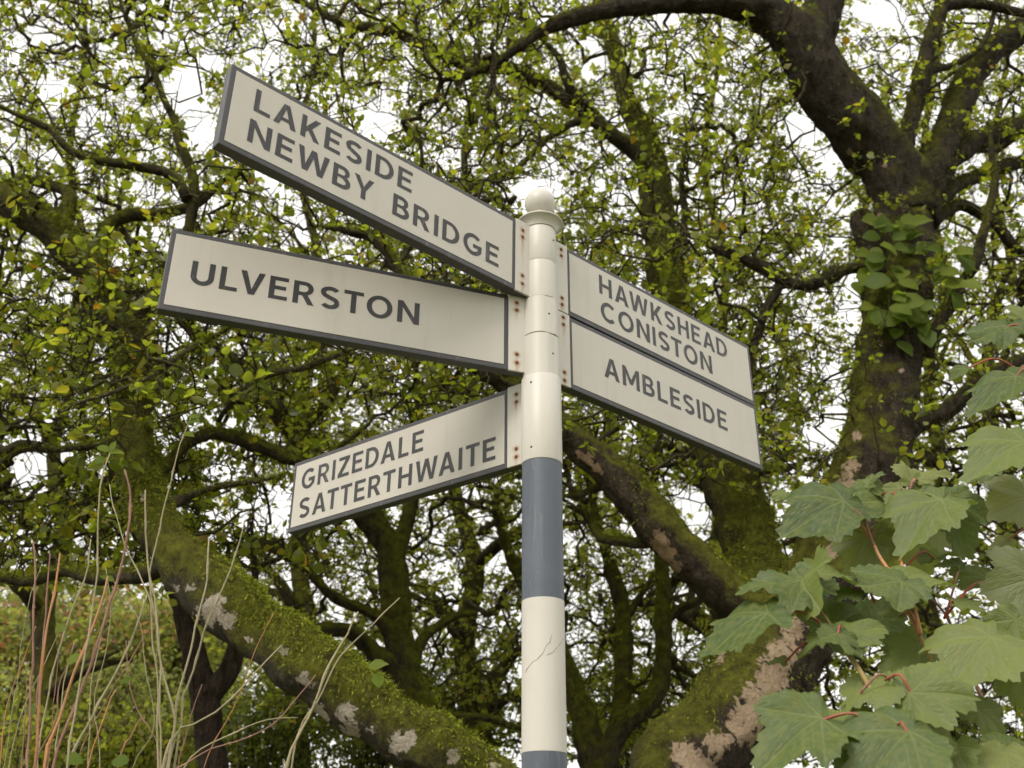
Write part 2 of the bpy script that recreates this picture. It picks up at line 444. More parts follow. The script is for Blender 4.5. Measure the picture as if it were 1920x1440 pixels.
    G['U'] = (.72, [stroke([(s / 2, 1)] + [(s / 2, .6)] + arc(.36, .36, .36 - s / 2, .36 - s / 2 + .012, 180, 360, 18) + [(.72 - s / 2, .6), (.72 - s / 2, 1)], s)])
    G['C'] = (.80, [stroke(arc(.44, .5, .44 - s / 2, .515 - s / 2, 44, 316, 28), s)])
    G['G'] = (.84, [stroke(arc(.44, .5, .44 - s / 2, .515 - s / 2, 46, 325, 28) + [(.74, .45), (.44, .45)], s * .98)])
    sx = .335
    G['S'] = (.66, [stroke(arc(sx, .735, .24, .18, 28, 180, 12) + [(.105, .70)] + arc(.30, .70, .195, .155, 195, 250, 5) + arc(.36, .30, .205, .165, 68, 12, 6) + arc(sx, .272, .235, .186, 0, -152, 14), s * .97)])
    return G
GL = glyphs()
def letter_mesh(ch, org, ux, uy, nz, cap, sx, lift):
    w, loops = GL[ch]
    pts = [Vector((x, y, 0)) for lp in loops for x, y in lp]
    tris = geometry.tessellate_polygon([[Vector((x, y, 0)) for x, y in lp] for lp in loops])
    V = [org + ux * (p.x * cap * sx) + uy * (p.y * cap) + nz * lift for p in pts]
    T = []
    for t3 in tris:
        a, b_, c = (V[i] for i in t3)
        T.append(t3 if (b_ - a).cross(c - a).dot(nz) > 0 else t3[::-1])
    return mesh(V, T)

def box_frame(o, u, v, n, u0, u1, v0, v1, n0, n1, bev=.0):
    bm = bmesh.new()
    vs_ = [bm.verts.new(o + u * a + v * b_ + n * c) for c in (n0, n1) for b_ in (v0, v1) for a in (u0, u1)]
    for f in ((0, 2, 3, 1), (4, 5, 7, 6), (0, 1, 5, 4), (2, 6, 7, 3), (0, 4, 6, 2), (1, 3, 7, 5)):
        bm.faces.new([vs_[i] for i in f])
    bmesh.ops.recalc_face_normals(bm, faces=bm.faces)
    if bev: bmesh.ops.bevel(bm, geom=bm.edges[:], offset=bev, segments=2, affect='EDGES', profile=.6)
    me = bpy.data.meshes.new('box'); bm.to_mesh(me); bm.free()
    return me
def dome(o, n, r, h, seg=12):
    u = n.orthogonal().normalized(); v = n.cross(u)
    V = [o + (u * math.cos(2 * math.pi * k / seg) + v * math.sin(2 * math.pi * k / seg)) * rr + n * hh
         for rr, hh in ((r, -.0004), (r * .95, h * .45), (r * .6, h * .9)) for k in range(seg)] + [o + n * h]
    Fc = [(i * seg + k, i * seg + (k + 1) % seg, (i + 1) * seg + (k + 1) % seg, (i + 1) * seg + k) for i in range(2) for k in range(seg)]
    Fc += [(2 * seg + k, 2 * seg + (k + 1) % seg, 3 * seg) for k in range(seg)]
    return mesh(V, Fc)

CAPH, TH = .0575, .026
# az, near end of the face, far end, centre height, height, tilt, lines (text, reading start r, reading end r, baseline), bolt column r, bolt heights, label
BOARDS = [
    (221.581, .083, .855, 1.424, .206, .355, [('LAKESIDE', .7960, .3980, .0150), ('NEWBY BRIDGE', .7990, .1370, -.0655)], .0625, (.078, .058, -.055, -.078), 'uppermost left arm reading LAKESIDE NEWBY BRIDGE'),
    (200.125, .083, .859, 1.222, .203, -.247, [('ULVERSTON', .8050, .2998, -.0280)], .0625, (.082, .062, -.058, -.080), 'long left arm reading ULVERSTON'),
    (142.18, .096, .847, 1.014, .203, -.171, [('GRIZEDALE', .8090, .3630, .0120), ('SATTERTHWAITE', .8080, .1325, -.0710)], .070, (.078, .058, -.062, -.082), 'lowest left arm reading GRIZEDALE SATTERTHWAITE'),
    (41.478, .0905, .856, 1.4235, .199, -.045, [('HAWKSHEAD', .2085, .7415, .0130), ('CONISTON', .2110, .6625, -.0645)], .070, (.083, .064, -.062, -.081), 'upper right arm reading HAWKSHEAD CONISTON'),
    (41.298, .0935, .852, 1.2195, .198, .035, [('AMBLESIDE', .2145, .7040, -.0255)], .073, (.087, .067, -.066, -.087), 'lower right arm reading AMBLESIDE'),
]
for az, r0, r1, zc, h, tilt, lines, rbolt, bz, lab in BOARDS:
    az, tilt = R(az), R(tilt)
    u0 = Vector((math.cos(az), math.sin(az), 0)); zz = Vector((0, 0, 1))
    u = u0 * math.cos(tilt) + zz * math.sin(tilt); v = -u0 * math.sin(tilt) + zz * math.cos(tilt)
    n = u.cross(v)
    org = Vector((X0, D0, zc + CAM_H))
    if n.dot(Vector((0, 0, CAM_H)) - org) < 0: n = -n
    hh = h / 2
    core = obj('sign_board', box_frame(org, u, v, n, .036, r1, -hh, hh, -TH, 0, .0022), M_BORDER, post)
    tag(core, lab)
    bw = .0125
    obj('face_panel', box_frame(org, u, v, n, r0 + bw * .85, r1 - bw * .9, -hh + bw, hh - bw * .95, -.003, .0012, .0006), M_FACE, core)
    # bracket plate with its rust runs
    nu, nv = 10, 70
    ru0, ru1 = .033, r0
    V, Q, rust = [], [], []
    pv = hh + .001
    for j in range(nv + 1):
        for i in range(nu + 1):
            a = ru0 + (ru1 - ru0) * i / nu; q = -pv + 2 * pv * j / nv
            V.append(np.array(org + u * a + v * q + n * .0035))
            rs = 0
            for kb, zb_ in enumerate(bz):
                seed = (kb * 7 + int(zc * 100)) % 5
                ln = (.006, .010, .014, .022, .012)[seed] * (3.2 if zc > 1.42 and kb == 1 and az > 3 else 1)
                dx = abs(a - rbolt - .0012 * math.sin(q * 160)); dz = zb_ - q
                halo = math.exp(-((a - rbolt) ** 2 + (dz - .001) ** 2) / (2 * .0046 ** 2)) * 1.1
                run = math.exp(-dx * dx / (2 * .0028 ** 2)) * math.exp(-dz / ln) * 1.0 if dz > 0 else 0
                rs = max(rs, halo, run)
            rust.append(rs)
    for j in range(nv):
        for i in range(nu):
            k = j * (nu + 1) + i
            Q.append((k, k + 1, k + nu + 2, k + nu + 1))
    base = len(V)
    rim = [i for i in range(nu + 1)] + [j * (nu + 1) + nu for j in range(1, nv + 1)] + [nv * (nu + 1) + i for i in range(nu - 1, -1, -1)] + [j * (nu + 1) for j in range(nv - 1, 0, -1)]
    for i in rim: V.append(V[i] - np.array(n) * .006); rust.append(0)
    for k in range(len(rim)):
        k2 = (k + 1) % len(rim)
        Q.append((rim[k], base + k, base + k2, rim[k2]))
    bm_ = mesh(V, Q)
    at_ = bm_.attributes.new('rust', 'FLOAT', 'POINT'); at_.data.foreach_set('value', rust)
    obj('bracket', bm_, M_POLE, core)
    for zb_ in bz:
        obj('bolt', dome(org + u * rbolt + v * zb_ + n * .0035, n, .0041, .003), M_BOLT, core)
    # lettering
    sgn = -1 if u.dot(Vector((1, 0, 0))) < 0 else 1
    ux = u * sgn
    for text, ra, rb_, base_v in lines:
        total = abs(rb_ - ra)
        nat = sum(GL[c][0] if c != ' ' else .42 for c in text)
        ngap = len(text) - 1
        kern = {'LA': -.05, 'AK': -.02, 'LV': -.12, 'LE': 0, 'AW': -.10, 'WA': -.10, 'AI': 0, 'AT': -.13, 'TT': -.06, 'TE': -.02, 'RT': -.07, 'ST': -.05, 'TO': -.06, 'DA': -.05, 'AL': 0, 'BY': -.05, 'EW': -.03, 'WB': -.02, 'EV': -.02, 'VE': -.02, 'EA': -.02, 'AD': -.03, 'TH': 0, 'IT': -.01}
        kn = sum(kern.get(text[i:i + 2], 0) for i in range(ngap))
        gap0 = .175
        sx = total / CAPH / (nat + ngap * gap0 + kn)
        xcur = 0
        for i, c in enumerate(text):
            wd = GL[c][0] if c != ' ' else .42
            if c != ' ':
                o_ = org + u * ra + ux * (xcur * CAPH * sx) + v * base_v
                obj('letter', letter_mesh(c, o_, ux, v, n, CAPH, sx, .0017), M_LETTER, core)
            xcur += wd + gap0 + kern.get(text[i:i + 2], 0)
# small screws in the collars
for ang, z, r in ((-122, 1.083, .0462), (-122, .922, .0462), (-62, 1.268, .0400), (-48, 1.163, .0404), (-36, 1.487, .0396)):
    a = R(ang); nn = Vector((math.cos(a), math.sin(a), 0))
    obj('screw', dome(Vector((X0, D0, z + CAM_H)) + nn * r, nn, .0026, .0012, 10), M_SCREW, post)
# crack in the paint of the white band
def on_pole(px, py, r=.0451):
    v_ = ray(px, py); a_ = v_[0] ** 2 + v_[1] ** 2; b_ = -2 * (v_[0] * X0 + v_[1] * D0); c_ = X0 ** 2 + D0 ** 2 - r * r
    k = (-b_ - math.sqrt(max(0, b_ * b_ - 4 * a_ * c_))) / (2 * a_)
    return CAMP + v_ * k
for pts in ([(985, 1262), (988, 1255), (994, 1247), (1000, 1240), (1006, 1238), (1012, 1231), (1018, 1225), (1022, 1215), (1026, 1208), (1031, 1205), (1033, 1195), (1035, 1190)],
            [(1024, 1229), (1030, 1226), (1037, 1223), (1043, 1215), (1050, 1208), (1056, 1197)]):
    P = [on_pole(x, y) for x, y in pts]
    V, Q = [], []
    for i, p in enumerate(P):
        hw = .00045 * (1.5 if i % 4 == 1 else .8) * (.3 if i in (0, len(P) - 1) else 1)
        V += [p + np.array([hw, 0, -hw]), p - np.array([hw, 0, -hw])]
        if i: Q.append((2 * i - 2, 2 * i - 1, 2 * i + 1, 2 * i))
    obj('paint_crack', mesh(V, Q), M_CRACK, post)

# ================================================================== TREES
def catmull(P, step):
    P = np.asarray(P, float)
    if len(P) == 2: P = np.vstack([P[0], (P[0] + P[1]) / 2, P[1]])
    Q = np.vstack([2 * P[0] - P[1], P, 2 * P[-1] - P[-2]])
    out = []
    for i in range(len(P) - 1):
        p0, p1, p2, p3 = Q[i:i + 4]
        k = max(1, int(np.linalg.norm(p2[:3] - p1[:3]) / step))
        for s in np.arange(k) / k:
            out.append(.5 * (2 * p1 + (p2 - p0) * s + (2 * p0 - 5 * p1 + 4 * p2 - p3) * s * s + (3 * p1 - p0 - 3 * p2 + p3) * s ** 3))
    out.append(P[-1])
    return np.array(out)
def frames(P):
    T = np.gradient(P, axis=0); T /= np.linalg.norm(T, axis=1)[:, None] + 1e-12
    U = np.zeros_like(P)
    ref = np.array([.31, .87, .37]) if abs(T[0] @ np.array([.31, .87, .37])) < .9 else np.array([1., 0, 0])
    u = np.cross(T[0], ref); u /= np.linalg.norm(u)
    for i in range(len(P)):
        u = u - T[i] * (u @ T[i]); u /= np.linalg.norm(u) + 1e-12
        U[i] = u
    return T, U, np.cross(T, U)
def tube(P, r, n, cap=True):
    T, U, W = frames(P)
    a = np.arange(n) * 2 * math.pi / n
    V = P[:, None] + (U[:, None] * np.cos(a)[None, :, None] + W[:, None] * np.sin(a)[None, :, None]) * np.asarray(r)[:, None, None]
    m = len(P)
    i, k = np.meshgrid(np.arange(m - 1), np.arange(n), indexing='ij')
    Q = np.stack([i * n + k, i * n + (k + 1) % n, (i + 1) * n + (k + 1) % n, (i + 1) * n + k], -1).reshape(-1, 4)
    return V.reshape(-1, 3), Q
def bark_tube(P, r, lump=.10, seed=0):
    """a limb with knots, ridges and an uneven section"""
    big = r.max() > .06
    n = 46 if r.max() > .08 else 24 if r.max() > .035 else 10
    V, Q = tube(P, r, n)
    m = len(P)
    ctr = np.repeat(P, n, 0); rad = np.repeat(r, n)
    dirs = (V - ctr) / rad[:, None]
    off = np.empty(len(V))
    for i, p in enumerate(V):
        q = Vector(p)
        s_ = noise.noise(q * 3.1 + Vector((seed, 0, 0))) * lump * 1.5 + noise.noise(q * 9.0) * lump * .8 + noise.noise(q * 26) * lump * .42
        if big: s_ += (noise.noise(q * 40) * .008 + noise.noise(q * 85) * .004 + max(0, noise.noise(q * 6 + Vector((4, 4, seed)))) * .022 + max(0, noise.noise(q * 15 + Vector((1, 7, seed)))) * .012) / rad[i]
        off[i] = s_
    V2 = ctr + dirs * (rad * (1 + off) + np.abs(off) * .004)[:, None]
    tip = len(V2)
    V2 = np.vstack([V2, P[-1] + (P[-1] - P[-2]) * .3])
    k = np.arange(n)
    Tt = np.vstack([np.stack([(m - 1) * n + k, (m - 1) * n + (k + 1) % n, np.full(n, tip)], -1),
                    np.stack([np.zeros(n - 2, int), 2 + np.arange(n - 2), 1 + np.arange(n - 2)], -1)])
    return V2, Q, Tt, dirs

class Tree:
    patches = ()
    def __init__(s, name, base, label, cat='tree', group=None, bark=None, leafmat=None):
        s.root = tag(empty(name, base), label, cat, group)
        s.bark, s.leafmat = bark, leafmat
        s.limbs, s.bV, s.bQ, s.nb = [], [], [], 0
        s.moss_p, s.moss_n = [], []
        s.leaves = []
    def limb(s, pts, name='limb', step=.045, lump=.10, mat=None, moss=1.0, label=None, slim=1.0):
        """pts: (photo x, photo y, metres out, width in photo pixels) or world ('w', x, y, z, radius)"""
        A = []
        for p in pts:
            if p[0] == 'w': A.append(p[1:5])
            else: A.append((*at(p[0], p[1], p[2]), px_size(*p) / 2))
        if max(a[3] for a in A) > .06 and step < .06: step = .03
        A = catmull(A, step)
        P, r = A[:, :3].copy(), np.maximum(A[:, 3] * slim, .004)
        if r.max() < .06:      # thin limbs wander more
            for i in range(1, len(P) - 1):
                q = Vector(P[i] * 4.5); P[i] += np.array([noise.noise(q), noise.noise(q + Vector((9, 0, 0))), noise.noise(q + Vector((0, 9, 0)))]) * .03
        V, Q, T, dirs = bark_tube(P, r, lump, len(s.limbs) * 3.7)
        me = mesh_np(V, Q, T)
        if s.patches and r.max() > .05:
            dv = V - CAMP; c_, s_ = math.cos(PITCH), math.sin(PITCH)
            dz = dv[:, 1] * c_ + dv[:, 2] * s_
            X_, Y_ = 960 + F_PX * dv[:, 0] / dz, 720 - F_PX * (dv[:, 2] * c_ - dv[:, 1] * s_) / dz
            pv = np.zeros(len(V))
            for x, y, rr in s.patches: pv = np.maximum(pv, np.clip(1.25 - .72 * np.hypot(X_ - x, Y_ - y) / rr, 0, 1))
            pv[:-1] *= np.sum(dirs * (CAMP - V[:-1]), 1) > 0
            me.attributes.new('patch', 'FLOAT', 'POINT').data.foreach_set('value', pv)
        o = obj(name, me, mat or s.bark, s.root, smooth=True)
        if label: o['label'] = label
        s.limbs.append((P, r))
        if moss > 0: s.moss_p.append((V[:-1], dirs, moss))
        return P, r
    def add_branch(s, V, Q):
        s.bV.append(V); s.bQ.append(Q + s.nb); s.nb += len(V)
    def finish(s, moss_count=0, mat=None):
        if s.nb:
            obj('branches', mesh_np(np.vstack(s.bV), np.vstack(s.bQ)), mat or M_TWIG, s.root, smooth=True, kind='stuff')
        if moss_count and s.moss_p:
            P = np.vstack([p for p, d, w in s.moss_p]); Dn = np.vstack([d for p, d, w in s.moss_p])
            W = np.concatenate([np.full(len(p), w) for p, d, w in s.moss_p])
            nz = np.array([noise.noise(Vector(p * 2.6)) + .5 * noise.noise(Vector(p * 8)) for p in P])
            w = np.clip(Dn[:, 2] * .8 + nz * .9 + .05, 0, 1) * W
            w[P[:, 2] < 1.8] = 0
            idx = rng.choice(len(P), moss_count, p=w / w.sum())
            nn = Dn[idx]
            p = P[idx] + rng.normal(0, .010, (moss_count, 3)) - nn * .004
            d = nn * .9 + rng.normal(0, .55, (moss_count, 3)) + np.array([0, 0, -.35])
            d /= np.linalg.norm(d, axis=1)[:, None]
            L = rng.uniform(.008, .024, moss_count)[:, None]
            sd_ = np.cross(d, rng.normal(0, 1, (moss_count, 3))); sd_ /= np.linalg.norm(sd_, axis=1)[:, None]
            sd_ *= rng.uniform(.0012, .0027, moss_count)[:, None]
            end = p + d * L + np.array([0, 0, -.3]) * L
            V = np.stack([p - sd_, p + sd_, end], 1).reshape(-1, 3)
            obj('moss', mesh_np(V, None, np.arange(moss_count * 3).reshape(-1, 3)), M_MOSS, s.root, kind='stuff')

# leaf template: folded round-ovate blade, unit length along +x
LT = [np.array([(0, 0, 0), (.34, 0, -.03), (.7, 0, -.02), (1, 0, -.09),
                (.06, .22, .03), (.34, .42, .11), (.70, .33, .08), (.91, .13, -.01),
                (.06, -.24, .02), (.34, -.46, .06), (.70, -.40, .09), (.91, -.18, .02)]),
      np.array([(0, 0, 0), (.34, 0, .03), (.7, 0, .0), (1, 0, -.22),
                (.05, .26, .06), (.36, .48, .00), (.72, .40, -.12), (.92, .17, -.18),
                (.05, -.26, .02), (.36, -.45, .13), (.72, -.36, .08), (.92, -.15, -.10)]),
      np.array([(0, 0, 0), (.34, .02, -.04), (.68, .04, .01), (1.08, -.03, .06),
                (.10, .17, .05), (.38, .33, .13), (.66, .27, .15), (.88, .11, .08),
                (.10, -.19, .04), (.36, -.36, .10), (.68, -.26, .12), (.90, -.10, .08)])]
LQ = np.array([(0, 1, 5, 4), (1, 2, 6, 5), (0, 8, 9, 1), (1, 9, 10, 2)])
LTRI = np.array([(2, 7, 6), (2, 3, 7), (2, 10, 11), (2, 11, 3)])
LS = np.array([(0, 0, 0), (.5, 0, -.03), (1, 0, -.1), (.42, .42, .08), (.42, -.42, .10), ])
LM = [np.array([(0, 0, 0), (.42, 0, -.03), (1, 0, -.09), (.10, .25, .03), (.42, .46, .11), (.80, .29, .06), (.10, -.26, .02), (.44, -.45, .07), (.82, -.26, .03)]),
      np.array([(0, 0, 0), (.42, 0, .03), (1, 0, -.22), (.08, .28, .06), (.42, .48, -.02), (.82, .28, -.15), (.08, -.26, .02), (.42, -.43, .13), (.80, -.26, .0)]),
      np.array([(0, 0, 0), (.42, .03, -.04), (1.08, -.03, .06), (.14, .18, .05), (.42, .33, .14), (.80, .19, .13), (.12, -.20, .04), (.40, -.37, .11), (.82, -.17, .11)])]
LMQ = np.array([(0, 1, 4, 3), (1, 2, 5, 4), (0, 6, 7, 1), (1, 7, 8, 2)])
LST = np.array([(0, 1, 3), (1, 2, 3), (0, 4, 1), (1, 4, 2)])
leaf_mesh_cache = {}
def unit(a): return a / (np.linalg.norm(a, axis=-1, keepdims=True) + 1e-12)
def leaf_frames(pos, fwd, up, size):
    f = unit(fwd); sdv = unit(np.cross(up, f)); n = np.cross(f, sdv)
    return pos, f * size[:, None], sdv * size[:, None] * rng.uniform(.82, 1.1, len(pos))[:, None], n * size[:, None]
def leaves_object(tree, pos, fwd, up, size, mat, single=0, name='foliage', simple=False):
    pos, X, Y, Z = leaf_frames(pos, fwd, up, size)
    N = len(pos)
    if simple:
        V = pos[:, None] + X[:, None] * LS[None, :, 0:1] + Y[:, None] * LS[None, :, 1:2] + Z[:, None] * LS[None, :, 2:3]
        return obj(name, mesh_np(V.reshape(-1, 3), None, (LST[None] + np.arange(N)[:, None, None] * 5).reshape(-1, 3)), mat, tree.root, smooth=True, kind='stuff')
    var = rng.integers(0, 3, N)
    keep = np.ones(N, bool)
    if single:
        v = pos - CAMP
        c, s_ = math.cos(PITCH), math.sin(PITCH)
        dz = v[:, 1] * c + v[:, 2] * s_; yy = (v[:, 2] * c - v[:, 1] * s_) / dz; xx = v[:, 0] / dz
        inside = (np.abs(xx) < .49) & (np.abs(yy) < .365)
        fac = np.abs(np.sum(unit(Z) * unit(v), 1))
        sc = np.where(inside, size / dz * (.4 + .6 * fac), 0)
        for i in np.argsort(-sc)[:single]:
            keep[i] = False
            key = (mat.name, int(var[i]))
            if key not in leaf_mesh_cache:
                me = mesh_np(LT[var[i]], LQ, LTRI); me.materials.append(mat); me.shade_smooth(); leaf_mesh_cache[key] = me
            o = bpy.data.objects.new('leaf', leaf_mesh_cache[key]); C.objects.link(o)
            o.parent = tree.root; o.matrix_parent_inverse = Matrix.Translation(-wloc(tree.root))
            o.matrix_basis = Matrix(((X[i][0], Y[i][0], Z[i][0], pos[i][0]), (X[i][1], Y[i][1], Z[i][1], pos[i][1]), (X[i][2], Y[i][2], Z[i][2], pos[i][2]), (0, 0, 0, 1)))
    far_ = keep & (np.linalg.norm(pos - CAMP, axis=1) > 6.6)
    FT = np.zeros((0, 3), int); Vs, Qs, nb = [], [], 0
    if far_.any():
        k = np.where(far_)[0]; keep = keep & ~far_
        V = pos[k][:, None] + X[k][:, None] * LS[None, :, 0:1] + Y[k][:, None] * LS[None, :, 1:2] + Z[k][:, None] * LS[None, :, 2:3]
        Vs.append(V.reshape(-1, 3)); nb = len(k) * 5
        FT = (LST[None] + np.arange(len(k))[:, None, None] * 5).reshape(-1, 3)
    for vv in (0, 1, 2):
        k = np.where(keep & (var == vv))[0]
        if not len(k): continue
        L = LM[vv]; nv = len(L)
        V = pos[k][:, None] + X[k][:, None] * L[None, :, 0:1] + Y[k][:, None] * L[None, :, 1:2] + Z[k][:, None] * L[None, :, 2:3]
        Vs.append(V.reshape(-1, 3)); Qs.append((LMQ[None] + nb + np.arange(len(k))[:, None, None] * nv).reshape(-1, 4)); nb += len(k) * nv
    if not Vs: return None
    return obj(name, mesh_np(np.vstack(Vs), np.vstack(Qs) if Qs else None, FT), mat, tree.root, smooth=True, kind='stuff')

def grow(trees, attract, step, maxhop, tip_r, exp=2.25, limb_min_z=1.9, gnarl=.16):
    """branches reach from the limbs to scattered points, each from the nearest wood; returns per-tree twig nodes"""
    n_max = 240000
    P = np.zeros((n_max, 3)); par = np.full(n_max, -1); own = np.zeros(n_max, int); T = np.zeros((n_max, 3)); base_r = np.zeros(n_max)
    n = 0
    for ti, tr in enumerate(trees):
        for LP, Lr in tr.limbs:
            tg = unit(np.gradient(LP, axis=0))
            for i in range(0, len(LP), 3):
                if LP[i][2] < limb_min_z: continue
                P[n] = LP[i]; own[n] = ti; T[n] = tg[i]; base_r[n] = Lr[i]; n += 1
    n_limb = n
    A = np.asarray(attract)
    dmin = np.array([np.min(np.linalg.norm(P[:n] - a, axis=1) - base_r[:n]) for a in A])
    todo = list(np.argsort(dmin))
    hops = []
    for pas in range(3):
        rest = []
        for ai in todo:
            a = A[ai]
            dv = a - P[:n]; d = np.linalg.norm(dv, axis=1)
            cosb = np.sum(dv * T[:n], 1) / (d + 1e-9)
            cost = (d - base_r[:n] * .9) * (1 + .45 * (1 - cosb) * (base_r[:n] < .02))
            j = int(np.argmin(cost)); L = d[j]
            if L - base_r[j] > maxhop: rest.append(ai); continue
            if L < step * .8: continue
            k = max(2, int(L / step))
            s_ = (np.arange(1, k + 1) / k)[:, None]
            ctrl = P[j] + T[j] * L * .35 * (1 if base_r[j] == 0 else .15) + np.array([0, 0, .08 * L])
            pts = (1 - s_) ** 2 * P[j] + 2 * s_ * (1 - s_) * ctrl + s_ ** 2 * a
            wob = np.cumsum(rng.normal(0, gnarl * step, (k, 3)), 0); wob -= s_ * wob[-1]
            pts = pts + wob + rng.normal(0, gnarl * step * .85, (k, 3))
            tg = unit(np.diff(np.vstack([P[j], pts]), axis=0))
            P[n:n + k] = pts; T[n:n + k] = tg; own[n:n + k] = own[j]
            par[n:n + k] = [j] + list(range(n, n + k - 1))
            hops.append((j, n, n + k)); n += k
            if n > n_max - 200: break
        todo = rest
    # pipe-model radii
    acc = np.zeros(n); r = np.zeros(n)
    for i in range(n - 1, n_limb - 1, -1):
        r[i] = max(tip_r, acc[i] ** (1 / exp)) if acc[i] > 0 else tip_r
        acc_i = max(acc[i], tip_r ** exp)
        if par[i] >= n_limb: acc[par[i]] += acc_i
    r = np.minimum(r, .045)
    for j, a0, a1 in hops:
        pts = np.vstack([P[j], P[a0:a1]])
        rr = np.concatenate([[min(r[a0] * 1.15, max(r[j], r[a0]) if j >= n_limb else r[a0] * 1.3)], r[a0:a1]])
        ns = 7 if rr.max() > .015 else 5 if rr.max() > .009 else 4 if rr.max() > .0055 else 3
        V, Q = tube(pts, rr, ns)
        trees[own[a0]].add_branch(V, Q)
    return P[n_limb:n], T[n_limb:n], own[n_limb:n], r[n_limb:n]

def spurs(tree, P, T, rad, count, K, step, r0, leaf_size, per, mat, single=0, end_only=.72, up_bias=.25, gap=None, flat=1.3, simple=False):
    """short gnarled spurs with leaf rosettes along the twigs"""
    w = np.where(rad < .014, 1.0, .15); w /= w.sum()
    idx = rng.choice(len(P), count, p=w)
    p0 = P[idx] + rng.normal(0, step * .3, (count, 3)) * 0
    d = unit(np.cross(T[idx], rng.normal(0, 1, (count, 3))) + T[idx] * rng.uniform(-.1, .9, (count, 1)) + np.array([0, 0, up_bias]))
    if gap is not None:
        ok = ~gap(p0 + d * step * K); p0, d = p0[ok], d[ok]; count = len(p0)
    pts = [p0]; dirs = [d]
    lens = rng.uniform(.5, 1.5, (count, 1)) * step
    for k in range(K):
        d = unit(d + rng.normal(0, .68, (count, 3)) + np.array([0, 0, .06]))
        pts.append(pts[-1] + d * lens); dirs.append(d)
    Pt = np.stack(pts, 1); Dr = np.stack(dirs, 1)                     # (count, K+1, 3)
    rr = np.linspace(r0 * 1.2, r0 * .75, K + 1)
    ref = np.array([.3, .5, .8]); U = unit(np.cross(Dr, ref)); W = np.cross(Dr, U)
    V = np.stack([Pt + (U * math.cos(a) + W * math.sin(a)) * rr[None, :, None] for a in (0, 2.094, 4.189)], 2).reshape(-1, 3)
    b_ = (np.arange(count)[:, None, None] * (K + 1) + np.arange(K)[None, :, None]) * 3 + np.arange(3)[None, None, :]
    b2 = (np.arange(count)[:, None, None] * (K + 1) + np.arange(K)[None, :, None]) * 3 + ((np.arange(3) + 1) % 3)[None, None, :]
    Q = np.stack([b_, b2, b2 + 3, b_ + 3], -1).reshape(-1, 4)
    tree.add_branch(V, Q)
    # leaves
    si = np.repeat(np.arange(count), rng.poisson(per / .55, count) * (rng.random(count) < .55))     # rosettes on some spurs, others bare
    csz = rng.uniform(.7, 1.3, count)
    N = len(si)
    kk = np.where(rng.random(N) < end_only, K, rng.integers(1, K + 1, N))
    bp = Pt[si, kk]; bd = Dr[si, kk]
    out = unit(bd * .5 + rng.normal(0, 1, (N, 3)) * np.array([1, 1, .55]) + np.array([0, 0, -.12]))
    size = leaf_size * rng.uniform(.45, 1.3, N) * csz[si]
    pos = bp + out * size[:, None] * rng.uniform(.1, .45, (N, 1))
    up = unit(np.array([0, 0, 1.0]) + rng.normal(0, flat, (N, 3)))
    if gap is not None:
        ok = ~gap(pos); pos, out, up, size = pos[ok], out[ok], up[ok], size[ok]
    return leaves_object(tree, pos, out, up, size, mat, single, simple=simple)

# where the photograph shows open sky between the crowns
GAPS = [(352, 175, 30, 52, 1), (380, 250, 20, 40, .95), (1497, 238, 27, 34, 1), (1650, 22, 50, 26, .95), (1560, 275, 22, 25, .7), (1000, 365, 42, 35, .8), (700, 240, 30, 35, .7), (1245, 25, 25, 30, .8),
        (1548, 800, 34, 42, .65), (1310, 955, 30, 45, .6), (480, 120, 22, 28, .6), (80, 60, 30, 40, .5), (560, 420, 45, 40, .7), (330, 640, 40, 30, .6), (60, 870, 60, 60, .7),
        (540, 960, 45, 55, .7), (550, 1110, 45, 40, .7), (860, 300, 40, 30, .5), (1590, 560, 25, 80, .6), (160, 250, 20, 26, .8), (1100, 1210, 30, 60, .5), (640, 880, 30, 30, 0), (1870, 880, 60, 30, .4), (95, 180, 25, 25, .6), (210, 700, 25, 30, .5)]
def gap(p):
    v = p - CAMP
    c, s_ = math.cos(PITCH), math.sin(PITCH)
    dz = v[:, 1] * c + v[:, 2] * s_
    px = 960 + F_PX * v[:, 0] / dz; py = 720 - F_PX * (v[:, 2] * c - v[:, 1] * s_) / dz
    hit = np.zeros(len(p), bool)
    jx = np.array([noise.noise(Vector(q * 3)) for q in p]) * .5
    for x, y, rx, ry, pr in GAPS:
        e = ((px - x) / rx) ** 2 + ((py - y) / ry) ** 2
        hit |= (e < 1 + jx) & (rng.random(len(p)) < pr)
    return hit

